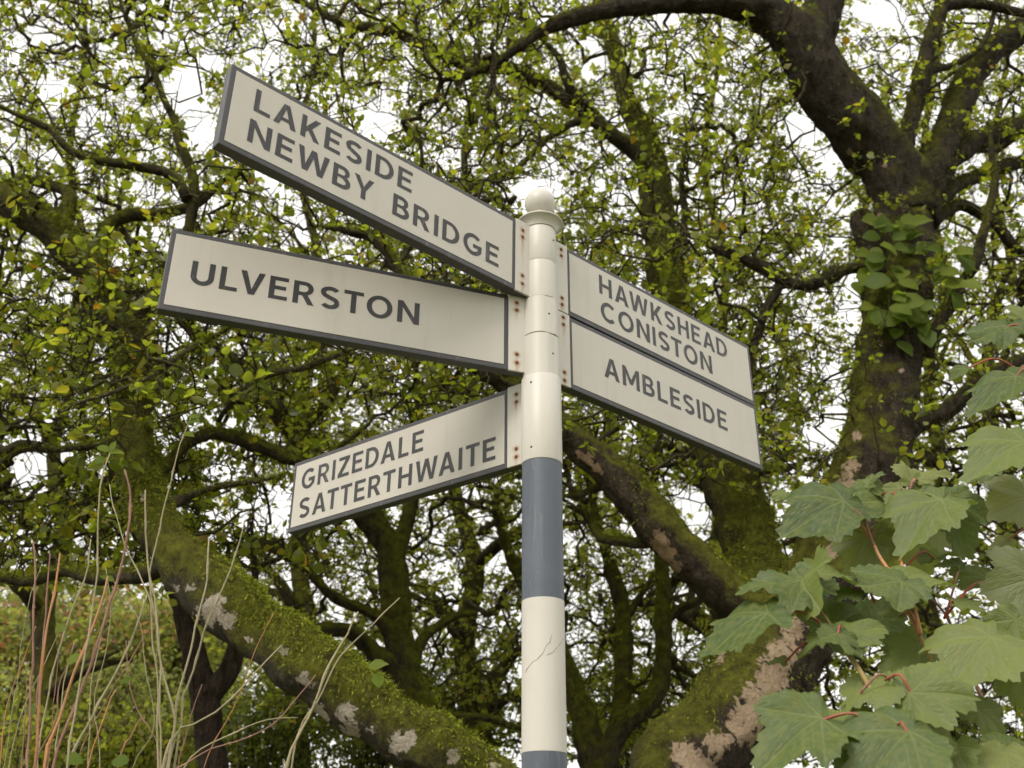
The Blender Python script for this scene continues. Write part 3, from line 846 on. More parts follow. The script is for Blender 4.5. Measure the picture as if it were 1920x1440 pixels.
# ---- tree A: big leaning tree on the right, with its two mossy lower limbs
A = Tree('leaning_tree', (1.15, 4.75, 0), 'big leaning tree on the right with flaking bark, forking high above the large sapling leaves', 'tree', bark=M_BARK_A)
A.patches = [(1508, 1128, 20), (1492, 1178, 26), (1472, 1222, 34), (1448, 1268, 42), (1428, 1312, 46), (1398, 1360, 40), (1345, 1392, 30), (1288, 1412, 30), (1320, 1440, 34), (1345, 1222, 22), (1598, 868, 18), (1590, 902, 20), (1606, 815, 12), (1570, 1000, 20), (1560, 1032, 18), (1590, 282, 8), (1601, 312, 6), (1656, 306, 6), (1090, 848, 13), (1106, 862, 13), (1122, 880, 10), (1238, 1012, 20), (1254, 1036, 21), (1272, 1062, 12), (1650, 640, 8), (1648, 400, 8), (1690, 690, 7)]   # places where the outer bark has come away
A.limb([('w', .35, 4.6, -.2, .36), ('w', .48, 4.68, .6, .30), ('w', .68, 4.76, 1.5, .275), (1262, 1470, 4.82, 210), (1345, 1375, 4.88, 205), (1432, 1268, 4.95, 200), (1515, 1135, 5.0, 185), (1580, 1010, 5.05, 165), (1622, 900, 5.05, 150), (1655, 780, 5.05, 142), (1672, 650, 5.05, 140), (1682, 520, 5.05, 138), (1695, 420, 5.05, 134), (1698, 340, 5.02, 118), (1690, 300, 5.0, 90)], 'trunk', .04, .13, moss=.8, slim=.83)
A.limb([(1700, 410, 5.05, 120), (1672, 325, 5.0, 128), (1612, 235, 4.9, 128), (1545, 150, 4.8, 128), (1495, 75, 4.72, 118), (1440, 25, 4.66, 92), (1370, 5, 4.6, 66), (1280, 6, 4.55, 46), (1173, 14, 4.5, 36), (1057, 40, 4.45, 28), (990, 75, 4.45, 20), (933, 118, 4.5, 12), (860, 150, 4.5, 6)], moss=.9, slim=.83, lump=.13, mat=M_BARK_A2)
A.limb([(1510, 100, 4.74, 90), (1535, 40, 4.74, 74), (1548, -30, 4.76, 66), (1540, -140, 4.8, 54), (1500, -280, 4.9, 40), (1450, -420, 5, 20)], moss=.3, mat=M_BARK_A2)
A.limb([(1712, 410, 5.05, 80), (1738, 335, 5.08, 66), (1762, 280, 5.1, 58), (1792, 210, 5.15, 54), (1815, 150, 5.2, 50), (1862, 92, 5.25, 46), (1930, 50, 5.3, 42), (2030, 0, 5.35, 30), (2150, -60, 5.4, 14)], mat=M_BARK_A2)
A.limb([(1700, 340, 5.0, 40), (1700, 285, 4.98, 30), (1710, 225, 4.95, 30), (1726, 150, 4.92, 31), (1747, 70, 4.9, 28), (1765, 10, 4.9, 24), (1775, -70, 4.9, 18), (1790, -160, 4.9, 8)], mat=M_BARK_A2)
A.limb([(1762, 14, 4.9, 20), (1850, 10, 4.95, 19), (1935, 24, 5, 15), (2050, 10, 5, 6)], mat=M_BARK_A2)
A.limb([(1725, 160, 4.92, 16), (1760, 130, 4.95, 15), (1810, 110, 5, 13), (1855, 60, 5, 10), (1880, -30, 5, 5)], mat=M_BARK_A2)
A.limb([(1730, 370, 5.08, 60), (1765, 315, 5.12, 44), (1815, 272, 5.2, 38), (1875, 250, 5.3, 36), (1945, 228, 5.4, 30), (2060, 200, 5.5, 14)], mat=M_BARK_A2)
A.limb([(1740, 390, 5.1, 40), (1790, 350, 5.2, 26), (1850, 325, 5.35, 24), (1935, 300, 5.5, 20), (2040, 290, 5.6, 8)], mat=M_BARK_A2)
A.limb([(1745, 420, 5.1, 30), (1800, 385, 5.2, 22), (1850, 405, 5.3, 20), (1890, 450, 5.35, 18), (1950, 490, 5.4, 12)], mat=M_BARK_A2)
A.limb([(1735, 670, 5.0, 32), (1755, 625, 4.93, 24), (1782, 575, 4.88, 22), (1820, 505, 4.84, 21), (1846, 440, 4.82, 18), (1858, 370, 4.82, 15), (1862, 300, 4.84, 11), (1850, 230, 4.86, 5)], mat=M_BARK_A2)
A.limb([(1690, 810, 5.0, 50), (1730, 790, 4.98, 32), (1775, 768, 4.95, 26), (1832, 718, 4.9, 22), (1900, 680, 4.9, 18), (1990, 640, 4.9, 9)], mat=M_BARK_A2)
A.limb([(1660, 505, 5.0, 40), (1610, 500, 4.95, 22), (1563, 514, 4.9, 20), (1525, 533, 4.88, 20), (1480, 532, 4.85, 20), (1445, 510, 4.84, 22), (1403, 488, 4.82, 20), (1347, 467, 4.8, 14), (1290, 440, 4.8, 7)], mat=M_BARK_A2)
A.limb([(1462, 523, 4.85, 18), (1452, 550, 4.86, 19), (1436, 590, 4.88, 18), (1413, 660, 4.9, 15), (1400, 730, 4.95, 11), (1405, 800, 5, 6)], mat=M_BARK_A2)
A.limb([(1655, 520, 5.0, 50), (1630, 455, 4.95, 40), (1615, 415, 4.92, 34), (1607, 395, 4.9, 18)], moss=1.5, mat=M_BARK_A2)
# limb B: upright mossy limb that passes behind the right arms
A.limb([(1470, 1235, 5.0, 110), (1448, 1150, 5.15, 108), (1425, 1075, 5.3, 104), (1400, 990, 5.45, 102), (1368, 910, 5.5, 94), (1330, 835, 5.55, 84), (1300, 750, 5.6, 78), (1272, 640, 5.65, 72), (1252, 520, 5.7, 68), (1236, 420, 5.75, 62), (1226, 340, 5.78, 58), (1208, 262, 5.8, 46), (1180, 200, 5.85, 34), (1158, 120, 5.9, 28), (1133, 35, 5.95, 24), (1110, -80, 6, 14), (1100, -200, 6, 6)], moss=2.2, mat=M_BARK_D)
A.limb([(1215, 300, 5.78, 40), (1180, 275, 5.72, 32), (1140, 247, 5.66, 28), (1105, 215, 5.6, 28), (1073, 198, 5.56, 28), (1023, 160, 5.5, 27), (960, 132, 5.45, 26), (873, 118, 5.4, 26), (823, 97, 5.35, 24), (740, 60, 5.3, 22), (650, 45, 5.3, 16), (560, 0, 5.3, 9), (480, -60, 5.3, 4)], mat=M_BARK_D)
A.limb([(1105, 216, 5.6, 20), (1085, 185, 5.5, 20), (1060, 140, 5.4, 16), (1045, 105, 5.35, 12), (1000, 60, 5.3, 6)], mat=M_BARK_D)
A.limb([(1145, 250, 5.66, 18), (1097, 232, 5.6, 16), (1045, 245, 5.5, 14), (1000, 290, 5.4, 11), (955, 328, 5.35, 9), (880, 340, 5.3, 4)], mat=M_BARK_D)
A.limb([(1240, 540, 5.7, 30), (1270, 470, 5.6, 16), (1285, 400, 5.5, 13), (1275, 320, 5.4, 10), (1300, 240, 5.35, 5)], mat=M_BARK_D)
# limb C: slants up to the left behind the post
A.limb([(1455, 1215, 4.95, 100), (1415, 1150, 4.92, 92), (1365, 1108, 4.88, 90), (1300, 1055, 4.82, 92), (1235, 985, 4.76, 86), (1182, 922, 4.7, 78), (1122, 862, 4.66, 70), (1062, 812, 4.62, 62), (1000, 762, 4.58, 54), (955, 722, 4.55, 48), (900, 688, 4.5, 42), (840, 630, 4.46, 36), (790, 560, 4.42, 30), (748, 505, 4.4, 26), (705, 452, 4.36, 20), (650, 432, 4.32, 14), (590, 425, 4.3, 6)], moss=1.6, slim=.86, lump=.13, mat=M_BARK_C2)
A.limb([(1180, 920, 4.7, 40), (1130, 915, 4.75, 18), (1090, 930, 4.8, 14), (1060, 930, 4.82, 8)], mat=M_BARK_D)
A.limb([(1222, 1000, 4.78, 40), (1190, 1018, 4.85, 20), (1130, 1010, 4.9, 18), (1095, 960, 4.92, 16), (1065, 950, 4.95, 7)], mat=M_BARK_D)

# ---- tree B: the mossy limb crossing the lower left
B = Tree('mossy_tree', (.42, 3.95, 0), 'mossy tree whose thick pale-blotched limb slants up across the lower left', 'tree', bark=M_BARK_C)
B.patches = [(400, 1150, 28), (430, 1164, 18), (412, 1128, 16), (470, 1202, 9), (360, 1106, 12), (332, 1108, 9), (532, 1222, 13), (572, 1275, 17), (592, 1290, 10), (600, 1330, 15), (612, 1352, 12), (640, 1345, 10), (655, 1335, 22), (662, 1372, 22), (702, 1366, 12), (752, 1396, 26), (775, 1386, 16), (852, 1414, 20), (930, 1436, 14), (270, 940, 8), (488, 1190, 8)]
B.limb([('w', .42, 3.95, -.2, .26), ('w', .40, 3.95, .8, .22), ('w', .32, 3.93, 1.6, .19), (985, 1520, 3.92, 140), (880, 1440, 3.92, 140), (770, 1385, 3.94, 150), (665, 1310, 3.97, 150), (565, 1232, 4.02, 140), (475, 1168, 4.08, 132), (395, 1102, 4.15, 132), (325, 1030, 4.22, 112), (282, 960, 4.3, 94), (258, 880, 4.36, 88), (250, 780, 4.42, 82), (247, 690, 4.45, 78), (228, 605, 4.45, 76), (182, 522, 4.4, 78), (112, 445, 4.32, 80), (40, 390, 4.25, 76), (-60, 330, 4.2, 60), (-200, 250, 4.1, 40), (-330, 150, 4.1, 15)], 'trunk', .04, .15, moss=1.6, slim=.76)
B.limb([(232, 620, 4.45, 44), (290, 555, 4.42, 34), (335, 490, 4.38, 30), (352, 420, 4.34, 30), (358, 350, 4.3, 28), (335, 250, 4.25, 24), (300, 170, 4.2, 18), (250, 70, 4.15, 12), (210, -40, 4.1, 8), (180, -140, 4.1, 4)], mat=M_BARK_D, slim=.68)
B.limb([(352, 375, 4.3, 22), (317, 333, 4.26, 20), (240, 306, 4.2, 18), (143, 288, 4.15, 15), (90, 240, 4.1, 13), (30, 212, 4.06, 10), (-60, 180, 4, 5)], mat=M_BARK_D)
B.limb([(175, 520, 4.4, 40), (200, 430, 4.5, 26), (250, 405, 4.55, 26), (310, 400, 4.6, 22), (400, 360, 4.6, 12), (470, 300, 4.6, 5)], mat=M_BARK_D)
B.limb([(105, 440, 4.3, 40), (130, 370, 4.4, 24), (80, 345, 4.45, 20), (10, 340, 4.5, 16), (-80, 360, 4.5, 6)], mat=M_BARK_D)
B.limb([(250, 720, 4.42, 36), (300, 700, 4.3, 14), (345, 672, 4.2, 11), (400, 632, 4.1, 9), (440, 612, 4.05, 4)], mat=M_TWIG)
B.limb([(385, 640, 4.12, 9), (320, 685, 4.0, 11), (235, 730, 3.9, 9), (165, 752, 3.85, 7), (118, 772, 3.8, 4)], mat=M_TWIG)
B.limb([(335, 1050, 4.2, 36), (262, 1082, 4.3, 34), (190, 1082, 4.4, 28), (120, 1074, 4.5, 24), (40, 1082, 4.55, 20), (-60, 1075, 4.6, 12)], mat=M_BARK_D)
B.limb([(245, 830, 4.4, 30), (190, 832, 4.45, 14), (110, 842, 4.5, 14), (30, 850, 4.5, 12), (-50, 900, 4.5, 8)], mat=M_BARK_D)
B.limb([(275, 905, 4.36, 40), (320, 860, 4.45, 22), (360, 825, 4.5, 24), (420, 815, 4.55, 26), (490, 835, 4.6, 26), (545, 860, 4.65, 22), (620, 850, 4.7, 14), (700, 780, 4.7, 6)], mat=M_BARK_D)
B.limb([(300, 960, 4.3, 30), (370, 930, 4.3, 13), (450, 905, 4.3, 11), (530, 890, 4.3, 6)], mat=M_TWIG)
B.limb([(410, 790, 4.5, 10), (470, 720, 4.35, 12), (560, 690, 4.3, 12), (640, 662, 4.25, 9), (720, 640, 4.2, 4)], mat=M_TWIG)

# ---- tree C: mid-distance mossy trunk under the lowest left arm
Dt = Tree('curved_tree', (-.55, 6.5, 0), 'curved mossy trunk rising behind the GRIZEDALE arm, bending to the left', 'tree', bark=M_BARK_D)
Dt.limb([('w', -.42, 6.5, -.2, .16), ('w', -.42, 6.5, 1.2, .12), (850, 1470, 6.5, 56), (802, 1355, 6.5, 52), (768, 1282, 6.5, 54), (746, 1185, 6.5, 52), (740, 1110, 6.5, 54), (728, 1030, 6.48, 50), (692, 972, 6.45, 48), (650, 930, 6.4, 42), (602, 880, 6.35, 38), (560, 822, 6.3, 35), (500, 745, 6.25, 29), (432, 672, 6.2, 25), (380, 640, 6.2, 20), (320, 560, 6.2, 12), (260, 480, 6.2, 6)], 'trunk', moss=1.8)
Dt.limb([(735, 1060, 6.48, 40), (758, 990, 6.55, 28), (775, 920, 6.6, 24), (765, 840, 6.6, 20), (790, 740, 6.6, 14), (770, 640, 6.6, 8), (800, 520, 6.6, 4)])
Dt.limb([(745, 1200, 6.5, 40), (705, 1155, 6.4, 20), (625, 1118, 6.3, 18), (565, 1060, 6.25, 16), (500, 1020, 6.2, 12), (440, 1005, 6.2, 5)])
Dt.limb([(755, 1270, 6.5, 40), (690, 1210, 6.4, 26), (645, 1180, 6.3, 26), (560, 1185, 6.2, 18), (490, 1170, 6.2, 12), (420, 1130, 6.2, 5)])
Dt.limb([(770, 1290, 6.5, 30), (790, 1200, 6.55, 20), (840, 1165, 6.6, 16), (890, 1150, 6.65, 8)])
Dt.limb([(555, 822, 6.3, 24), (610, 760, 6.3, 18), (640, 700, 6.3, 14), (700, 560, 6.3, 8), (760, 430, 6.3, 4)])
Dt.limb([(800, 1350, 6.5, 30), (860, 1340, 6.6, 16), (930, 1355, 6.7, 14), (985, 1365, 6.8, 7)])

# ---- small dark forked tree under the mossy limb
Et = Tree('forked_tree', (-1.75, 5.7, 0), 'small dark tree with a ridged forked trunk beneath the mossy limb', 'tree', bark=M_BARK_E)
Et.limb([('w', -1.72, 5.7, -.2, .11), ('w', -1.72, 5.7, 1.2, .09), (395, 1480, 5.7, 56), (390, 1390, 5.7, 54), (387, 1320, 5.7, 48), (370, 1250, 5.7, 44), (352, 1190, 5.7, 36), (335, 1130, 5.72, 26), (300, 1050, 5.75, 16), (290, 960, 5.8, 6)], 'trunk', moss=.1)
Et.limb([(392, 1310, 5.7, 40), (425, 1260, 5.68, 38), (446, 1215, 5.66, 32), (455, 1150, 5.65, 24), (480, 1080, 5.65, 14), (470, 980, 5.6, 6)], moss=.1)

# ---- trees to the right behind the post
Ft = Tree('many_stemmed_tree', (.62, 7.2, 0), 'many-stemmed mossy tree seen just right of the post near the bottom edge', 'tree', bark=M_BARK_D)
Ft.limb([('w', .66, 7.2, -.2, .2), ('w', .66, 7.2, 1.0, .16), (1128, 1500, 7.2, 66), (1112, 1420, 7.2, 56), (1096, 1350, 7.2, 48), (1070, 1280, 7.2, 44), (1040, 1200, 7.2, 36), (1000, 1120, 7.25, 28), (960, 1050, 7.3, 20), (930, 960, 7.3, 10)], 'trunk', moss=1.5)
Ft.limb([(1125, 1450, 7.2, 46), (1160, 1370, 7.15, 40), (1205, 1328, 7.1, 36), (1237, 1285, 7.1, 34), (1244, 1215, 7.1, 30), (1243, 1120, 7.1, 27), (1238, 1020, 7.1, 24), (1225, 930, 7.1, 18), (1235, 830, 7.1, 10)], moss=1.2)
Ft.limb([(1150, 1395, 7.2, 36), (1166, 1310, 7.3, 30), (1170, 1220, 7.35, 32), (1165, 1135, 7.4, 28), (1148, 1070, 7.4, 22), (1120, 980, 7.4, 14), (1100, 880, 7.4, 8)], moss=.8)
Ft.limb([(1168, 1160, 7.4, 18), (1200, 1120, 7.4, 12), (1225, 1075, 7.4, 7)])
Ft.limb([(1238, 1180, 7.1, 20), (1275, 1140, 7.1, 18), (1310, 1120, 7.0, 14), (1340, 1060, 7, 8)])

# ---- background trees, standing apart behind the others
BG = [
    ('background_tree', (-3.3, 10.5, 0), 'background tree far left behind the cut stems', [(60, 1480, 10.5, 46), (90, 1300, 10.5, 40), (80, 1150, 10.5, 34), (120, 1000, 10.5, 28), (100, 850, 10.5, 20), (140, 700, 10.5, 10)]),
    ('background_tree', (-1.7, 11.0, 0), 'background tree between the forked trunk and the curved trunk', [(560, 1500, 11, 40), (555, 1330, 11, 36), (575, 1180, 11, 30), (560, 1040, 11, 26), (590, 900, 11, 18), (570, 760, 11, 8)]),
    ('background_tree', (-.2, 10.0, 0), 'background tree left of the lower post, behind the curved trunk', [(905, 1500, 10, 44), (895, 1350, 10, 38), (870, 1200, 10, 34), (890, 1060, 10, 28), (850, 900, 10, 20), (880, 760, 10, 8)]),
    ('background_tree', (2.0, 10.5, 0), 'background tree behind the slanting limb right of the post', [(1350, 1500, 10.5, 44), (1340, 1350, 10.5, 38), (1362, 1220, 10.5, 34), (1335, 1080, 10.5, 28), (1352, 940, 10.5, 20), (1330, 800, 10.5, 8)]),
    ('background_tree', (3.9, 9.5, 0), 'background tree seen between trunk and sapling leaves', [(1690, 1500, 9.5, 44), (1700, 1340, 9.5, 40), (1740, 1180, 9.5, 34), (1720, 1020, 9.5, 28), (1760, 880, 9.5, 20), (1740, 720, 9.5, 8)]),
    ('background_tree', (5.2, 9.0, 0), 'background tree at the far right edge', [(1960, 1500, 9, 44), (1945, 1300, 9, 40), (1900, 1100, 9, 34), (1880, 900, 9, 28), (1850, 720, 9, 20), (1870, 560, 9, 8)]),
]
bgt = []
for nm, bs, lab, pts in BG:
    tr = Tree(nm, bs, lab, 'tree', 'background trees', M_BARK_D)
    x_, y_, d_, _ = pts[-1]
    pts = [(p[0], p[1], p[2], p[3] * 1.15) for p in pts[:-1]] + [(x_, y_, d_, 18), (x_ + 30, 520, d_, 15), (x_ - 10, 300, d_, 11), (x_ + 20, 80, d_, 7), (x_, -120, d_, 4)]
    p0 = at(*pts[0][:3])
    tr.limb([('w', p0[0], p0[1], -.2, .16), ('w', p0[0], p0[1], 1.0, .13)] + pts, 'trunk', .08)
    for k in range(12):
        q = pts[1 + k % 8]; sx_ = (-1) ** k * random.uniform(90, 210); sy_ = -random.uniform(60, 190)
        tr.limb([(q[0], q[1], q[2], q[3] * .7), (q[0] + sx_ * .4, q[1] + sy_ * .6, q[2] + random.uniform(-.4, .4), q[3] * .45), (q[0] + sx_, q[1] + sy_, q[2] + random.uniform(-.9, .9), q[3] * .2)], step=.1)
    bgt.append(tr)

def scatter(n, x0, x1, y0, y1, d0, d1):
    return [at(rng.uniform(x0, x1), rng.uniform(y0, y1), rng.uniform(d0, d1)) for _ in range(n)]
near = [A, B, Dt, Et, Ft]
att = scatter(4200, -160, 1000, -160, 760, 4.0, 6.8) + scatter(3600, 760, 1500, -160, 900, 4.4, 7.0) + scatter(2700, 1380, 2080, -160, 900, 4.6, 7.4)
att += scatter(2000, -160, 640, 560, 1080, 4.5, 7.2) + scatter(1900, 480, 1050, 560, 1330, 6.8, 9.0) + scatter(1300, 1040, 1460, 780, 1400, 7.2, 9.4)
att += scatter(800, -160, 400, 800, 1085, 4.4, 6.2) + scatter(200, 120, 350, 470, 820, 3.85, 4.3)
att += scatter(700, 1480, 2060, 780, 1420, 5.4, 7.6)
att = np.array(att); att = att[att[:, 2] > 2.0]
att = att[~gap(att)]
Pn, Tn, On, Rn = grow(near, att, .068, 1.0, .0033, gnarl=.36)
cnt = {0: 300, 1: 300, 2: 60, 3: 0, 4: 30}
for ti, tr in enumerate(near):
    k = On == ti
    if k.sum() < 20: continue
    spurs(tr, Pn[k], Tn[k], Rn[k], int(k.sum() * (1.3, 1.3, 1.2, .6, 1.2)[ti]), 2, .046, .0024, (.039, .044, .036, .05, .036)[ti], (2.15, 2.1, 2.9, 2, 2.9)[ti], (M_LEAF, M_LEAF, M_LEAF_FAR, M_LEAF, M_LEAF_FAR)[ti], single=cnt[ti], gap=gap)
    tr.finish({0: 120000, 1: 100000, 2: 18000, 3: 0, 4: 10000}[ti])

att2 = scatter(1500, -160, 700, 400, 1430, 8.6, 12.5) + scatter(1900, 500, 1150, 400, 1430, 8.6, 12.5) + scatter(1600, 1080, 1520, 400, 1430, 8.6, 12.5) + scatter(1200, 1480, 2080, 400, 1430, 8.0, 11.5) + scatter(1900, -160, 2080, -160, 450, 8.4, 11)
att2 = np.array(att2); att2 = att2[att2[:, 2] > 2.0]; att2 = att2[~gap(att2)]
att2 = att2[~((att2[:, 0] / att2[:, 1] < -.29) & ((att2[:, 2] - CAM_H) / att2[:, 1] < .34))]      # the open view to the autumn shrubs
Pf, Tf, Of, Rf = grow(bgt, att2, .14, 1.6, .0045, gnarl=.22)
for ti, tr in enumerate(bgt):
    k = Of == ti
    spurs(tr, Pf[k], Tf[k], Rf[k], int(k.sum() * .95), 3, .05, .0034, .052, 8.0, M_LEAF_FAR, gap=gap, simple=True)
    tr.finish(0)

# ---- epicormic shoots: bigger soft leaves on the right-hand trunk
cs = [(1640, 470), (1690, 455), (1740, 470), (1665, 520), (1720, 520), (1620, 520), (1770, 535), (1650, 570), (1700, 570), (1740, 580), (1670, 610), (1660, 440), (1700, 430), (1780, 480)]
lp, lf, lu, lsz = [], [], [], []
for (x, y) in cs:
    base_p = at(x + random.uniform(-10, 10), y, 4.80)
    root_p = at(1685 + random.uniform(-20, 20), y + 30, 4.98)
    V, Q = tube(catmull([(*root_p,), (*(root_p * .4 + base_p * .6 + np.array([0, 0, .03])),), (*base_p,)], .03), np.full(0, 0) if False else np.linspace(.004, .002, len(catmull([(*root_p,), (*(root_p * .4 + base_p * .6 + np.array([0, 0, .03])),), (*base_p,)], .03))), 5)
    obj('shoot', mesh_np(V, Q), M_TWIG, A.root, smooth=True)
    for k in range(5):
        lp.append(base_p + rng.normal(0, .05, 3)); lf.append(np.array([random.uniform(-1, 1), -.2, random.uniform(-1.1, .1)])); lu.append(np.array([random.uniform(-.45, .45), -1, random.uniform(0, .45)])); lsz.append(random.uniform(.085, .135))
class _S: pass
leaves_object(A, np.array(lp), np.array(lf), np.array(lu), np.array(lsz), M_LEAF_SHOOT, single=60, name='shoot_foliage')

# ================================================================== SHRUBS in the distance, lower left and along the bottom
def shrub(name, label, c, rad, n_tw, n_leaf, leaf, mat, group=None, cat='shrub'):
    base = (c[0], c[1], 0)
    tr = Tree(name, base, label, cat, group, M_BARK_D)
    c, rad = np.array(c), np.array(rad)
    tips = []
    for k in range(n_tw):
        v = unit(rng.normal(0, 1, 3)); v[2] = abs(v[2]) * .9 - .15
        tip = c + v * rad * rng.uniform(.6, 1.0)
        b0 = np.array([c[0] + rng.normal(0, .12), c[1] + rng.normal(0, .12), 0])
        P = catmull([b0, b0 * .5 + (c - [0, 0, rad[2] * .3]) * .5 + rng.normal(0, .1, 3), c * .5 + tip * .5 + rng.normal(0, .12, 3), tip], .16)
        V, Q = tube(P, np.linspace(.016, .004, len(P)), 4)
        tr.add_branch(V, Q); tips.append(P[len(P) // 2:])
    tp = np.vstack(tips)
    i = rng.integers(0, len(tp), n_leaf)
    pos = tp[i] + rng.normal(0, .16, (n_leaf, 3)) * np.minimum(1, rad)
    leaves_object(tr, pos, rng.normal(0, 1, (n_leaf, 3)), np.array([0, -.4, 1]) + rng.normal(0, .7, (n_leaf, 3)), leaf * rng.uniform(.6, 1.3, n_leaf), mat, simple=True)
    tr.finish(0)
    return tr
def sh(name, label, px, py, d, rx, rz, n_tw, n_leaf, leaf, mat, cat='shrub'):
    return shrub(name, label, at(px, py, d), (rx, rx * .8, rz), n_tw, n_leaf, leaf, mat, 'shrubs along the bottom', cat)
for k, (x, y, d, rx, rz, m_, lab) in enumerate([
        (-40, 1170, 17, 2.0, 1.15, M_LEAF_PALE, 'tall pale green hedge shrub at the far left, behind the reddish shrub'),
        (180, 1150, 18, 1.9, 1.1, M_LEAF_RED, 'tall faded autumn shrub far off behind the cut stems'),
        (330, 1190, 15, 1.2, .8, M_LEAF_PALE, 'pale green shrub just left of the forked trunk, far off'),
        (400, 1180, 18, 1.9, 1.0, M_LEAF_PALE, 'tall pale green shrub far off behind the forked trunk')]):
    sh('hedge_shrub', lab, x, y, d, rx, rz, 70, 9000, .095, m_)
sh('pale_shrub', 'pale green shrub under the autumn shrub at the far left', 30, 1330, 11, .95, .6, 55, 4200, .06, M_LEAF_PALE)
sh('pale_shrub', 'pale yellow-green shrub left of the forked trunk', 210, 1310, 11.5, .95, .62, 55, 4200, .06, M_LEAF_PALE)
sh('pale_shrub', 'small pale green shrub seen through the fork of the dark trunk', 430, 1330, 12, .8, .5, 45, 3200, .06, M_LEAF_PALE)
sh('autumn_shrub', 'reddish autumn shrub at the left edge behind the cut stems', 60, 1215, 13, 1.15, .85, 60, 5200, .085, M_LEAF_RED)
sh('autumn_shrub', 'reddish green autumn shrub behind the orange stems, next to the forked trunk', 230, 1200, 14, 1.0, .75, 55, 4200, .085, M_LEAF_RED)
sh('green_shrub', 'low green shrub at the bottom left corner', 90, 1415, 8.0, .75, .42, 55, 3600, .05, M_LEAF_FAR)
sh('green_shrub', 'green shrub at the bottom between the cut stems and the forked trunk', 270, 1410, 8.5, .75, .42, 55, 4200, .05, M_LEAF_FAR)
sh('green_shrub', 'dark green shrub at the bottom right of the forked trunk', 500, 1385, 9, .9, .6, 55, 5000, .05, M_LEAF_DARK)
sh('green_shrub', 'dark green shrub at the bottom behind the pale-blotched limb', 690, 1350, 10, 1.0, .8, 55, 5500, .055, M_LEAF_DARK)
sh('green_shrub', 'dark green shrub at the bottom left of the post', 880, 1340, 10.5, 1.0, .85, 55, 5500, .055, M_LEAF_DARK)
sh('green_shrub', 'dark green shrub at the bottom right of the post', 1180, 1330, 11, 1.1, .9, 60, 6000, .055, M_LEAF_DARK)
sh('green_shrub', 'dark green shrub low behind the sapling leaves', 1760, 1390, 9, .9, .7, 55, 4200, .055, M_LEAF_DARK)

# ================================================================== CUT STEMS, lower left foreground
BUDS = []
def stem_obj(parent, pts, mat, name='stem', knots=True):
    A_ = catmull([(*at(p[0], p[1], p[2]), px_size(*p) / 2) for p in pts], .02)
    P, r = A_[:, :3], A_[:, 3].copy()
    P = P + np.array([[noise.noise(Vector(p * 9)), noise.noise(Vector(p * 7)), noise.noise(Vector(p * 9 + np.array([5, 0, 0])))] for p in P]) * .006
    r *= 1 + np.array([noise.noise(Vector(p * 40)) for p in P]) * .12
    if knots:
        i = 4; s_ = 1
        while i < len(P) - 2:
            r[i] *= 1.45
            k_ = np.array([s_ * .6, -.3, .7]); k_ = k_ / np.linalg.norm(k_)
            P[i:] += np.array([-s_, 0, 0]) * .0022
            bud = np.array([P[i], P[i] + k_ * r[i] * 1.7, P[i] + k_ * r[i] * 2.6 + np.array([0, 0, r[i]])])
            if r[i] < .006: BUDS.append((bud, r[i]))
            s_ = -s_; i += random.randint(4, 8)
    V, Q = tube(P, r, 8)
    tip = len(V); n = 8; m = len(P)
    V = np.vstack([V, P[-1]])
    T = np.stack([(m - 1) * n + np.arange(n), (m - 1) * n + (np.arange(n) + 1) % n, np.full(n, tip)], -1)
    for bud, br in BUDS:
        v_, q_ = tube(bud, np.array([br * .55, br * .6, br * .1]), 5)
        Q = np.vstack([Q, q_ + len(V)]); V = np.vstack([V, v_])
    BUDS.clear()
    return obj(name, mesh_np(V, Q, T), mat, parent, smooth=True)
def down(px, d, w):     # continue a stem below the frame to the ground
    return [(px, 1560, d, w), ]
S1 = empty('cut_shrub', (-1.0, 2.1, 0)); tag(S1, 'thicket of cut orange and red-brown stems at the left edge', 'shrub', 'cut shrubs')
S2 = empty('cut_shrub', (-.7, 2.2, 0)); tag(S2, 'spreading pale stems below the GRIZEDALE arm, beside the forked trunk', 'shrub', 'cut shrubs')
O_, R_, P_ = M_STEM_ORANGE, M_STEM_RED, M_STEM_PALE
def g(px, d): return at(px, 1560, d)
def st(parent, mat, w, d, pts, root):
    w *= .64
    L = [(root[0], 3300, d, w * 1.5), (root[0], 2000, d, w * 1.3), (root[0], 1600, d, w * 1.25)]
    n_ = len(pts)
    stem_obj(parent, L + [(x, y, d, w * (1.0 - .38 * i / max(1, n_ - 1))) for i, (x, y) in enumerate(pts)], mat)
st(S1, R_, 7, 2.00, [(54, 1440), (60, 1290), (64, 1168), (67, 1060), (64, 1013)], (52,))
st(S1, R_, 6, 2.05, [(66, 1440), (73, 1283), (83, 1188), (91, 1090), (97, 1036)], (62,))
st(S1, O_, 7.5, 2.02, [(70, 1400), (77, 1273), (95, 1147), (106, 1075), (113, 1036)], (68,))
st(S1, P_, 5.5, 2.2, [(75, 1420), (95, 1290), (129, 1171), (160, 1085), (167, 1060), (175, 1011)], (70,))
st(S1, P_, 6, 1.95, [(125, 1440), (150, 1290), (170, 1171), (182, 1052), (189, 950), (193, 880), (205, 848)], (110,))
st(S1, O_, 9, 1.98, [(88, 1430), (112, 1351), (146, 1249), (180, 1161), (193, 1115), (199, 1081)], (82,))
st(S1, R_, 9, 1.97, [(104, 1440), (136, 1334), (163, 1266), (197, 1171), (218, 1090), (235, 1028), (247, 955), (246, 910), (237, 878)], (95,))
st(S1, P_, 8, 2.08, [(130, 1430), (175, 1345), (211, 1283), (245, 1208), (279, 1113)], (110,))
st(S1, P_, 4.5, 2.1, [(290, 1180), (279, 1113), (258, 1070), (240, 1032), (226, 985), (216, 950), (208, 907)], (300,))
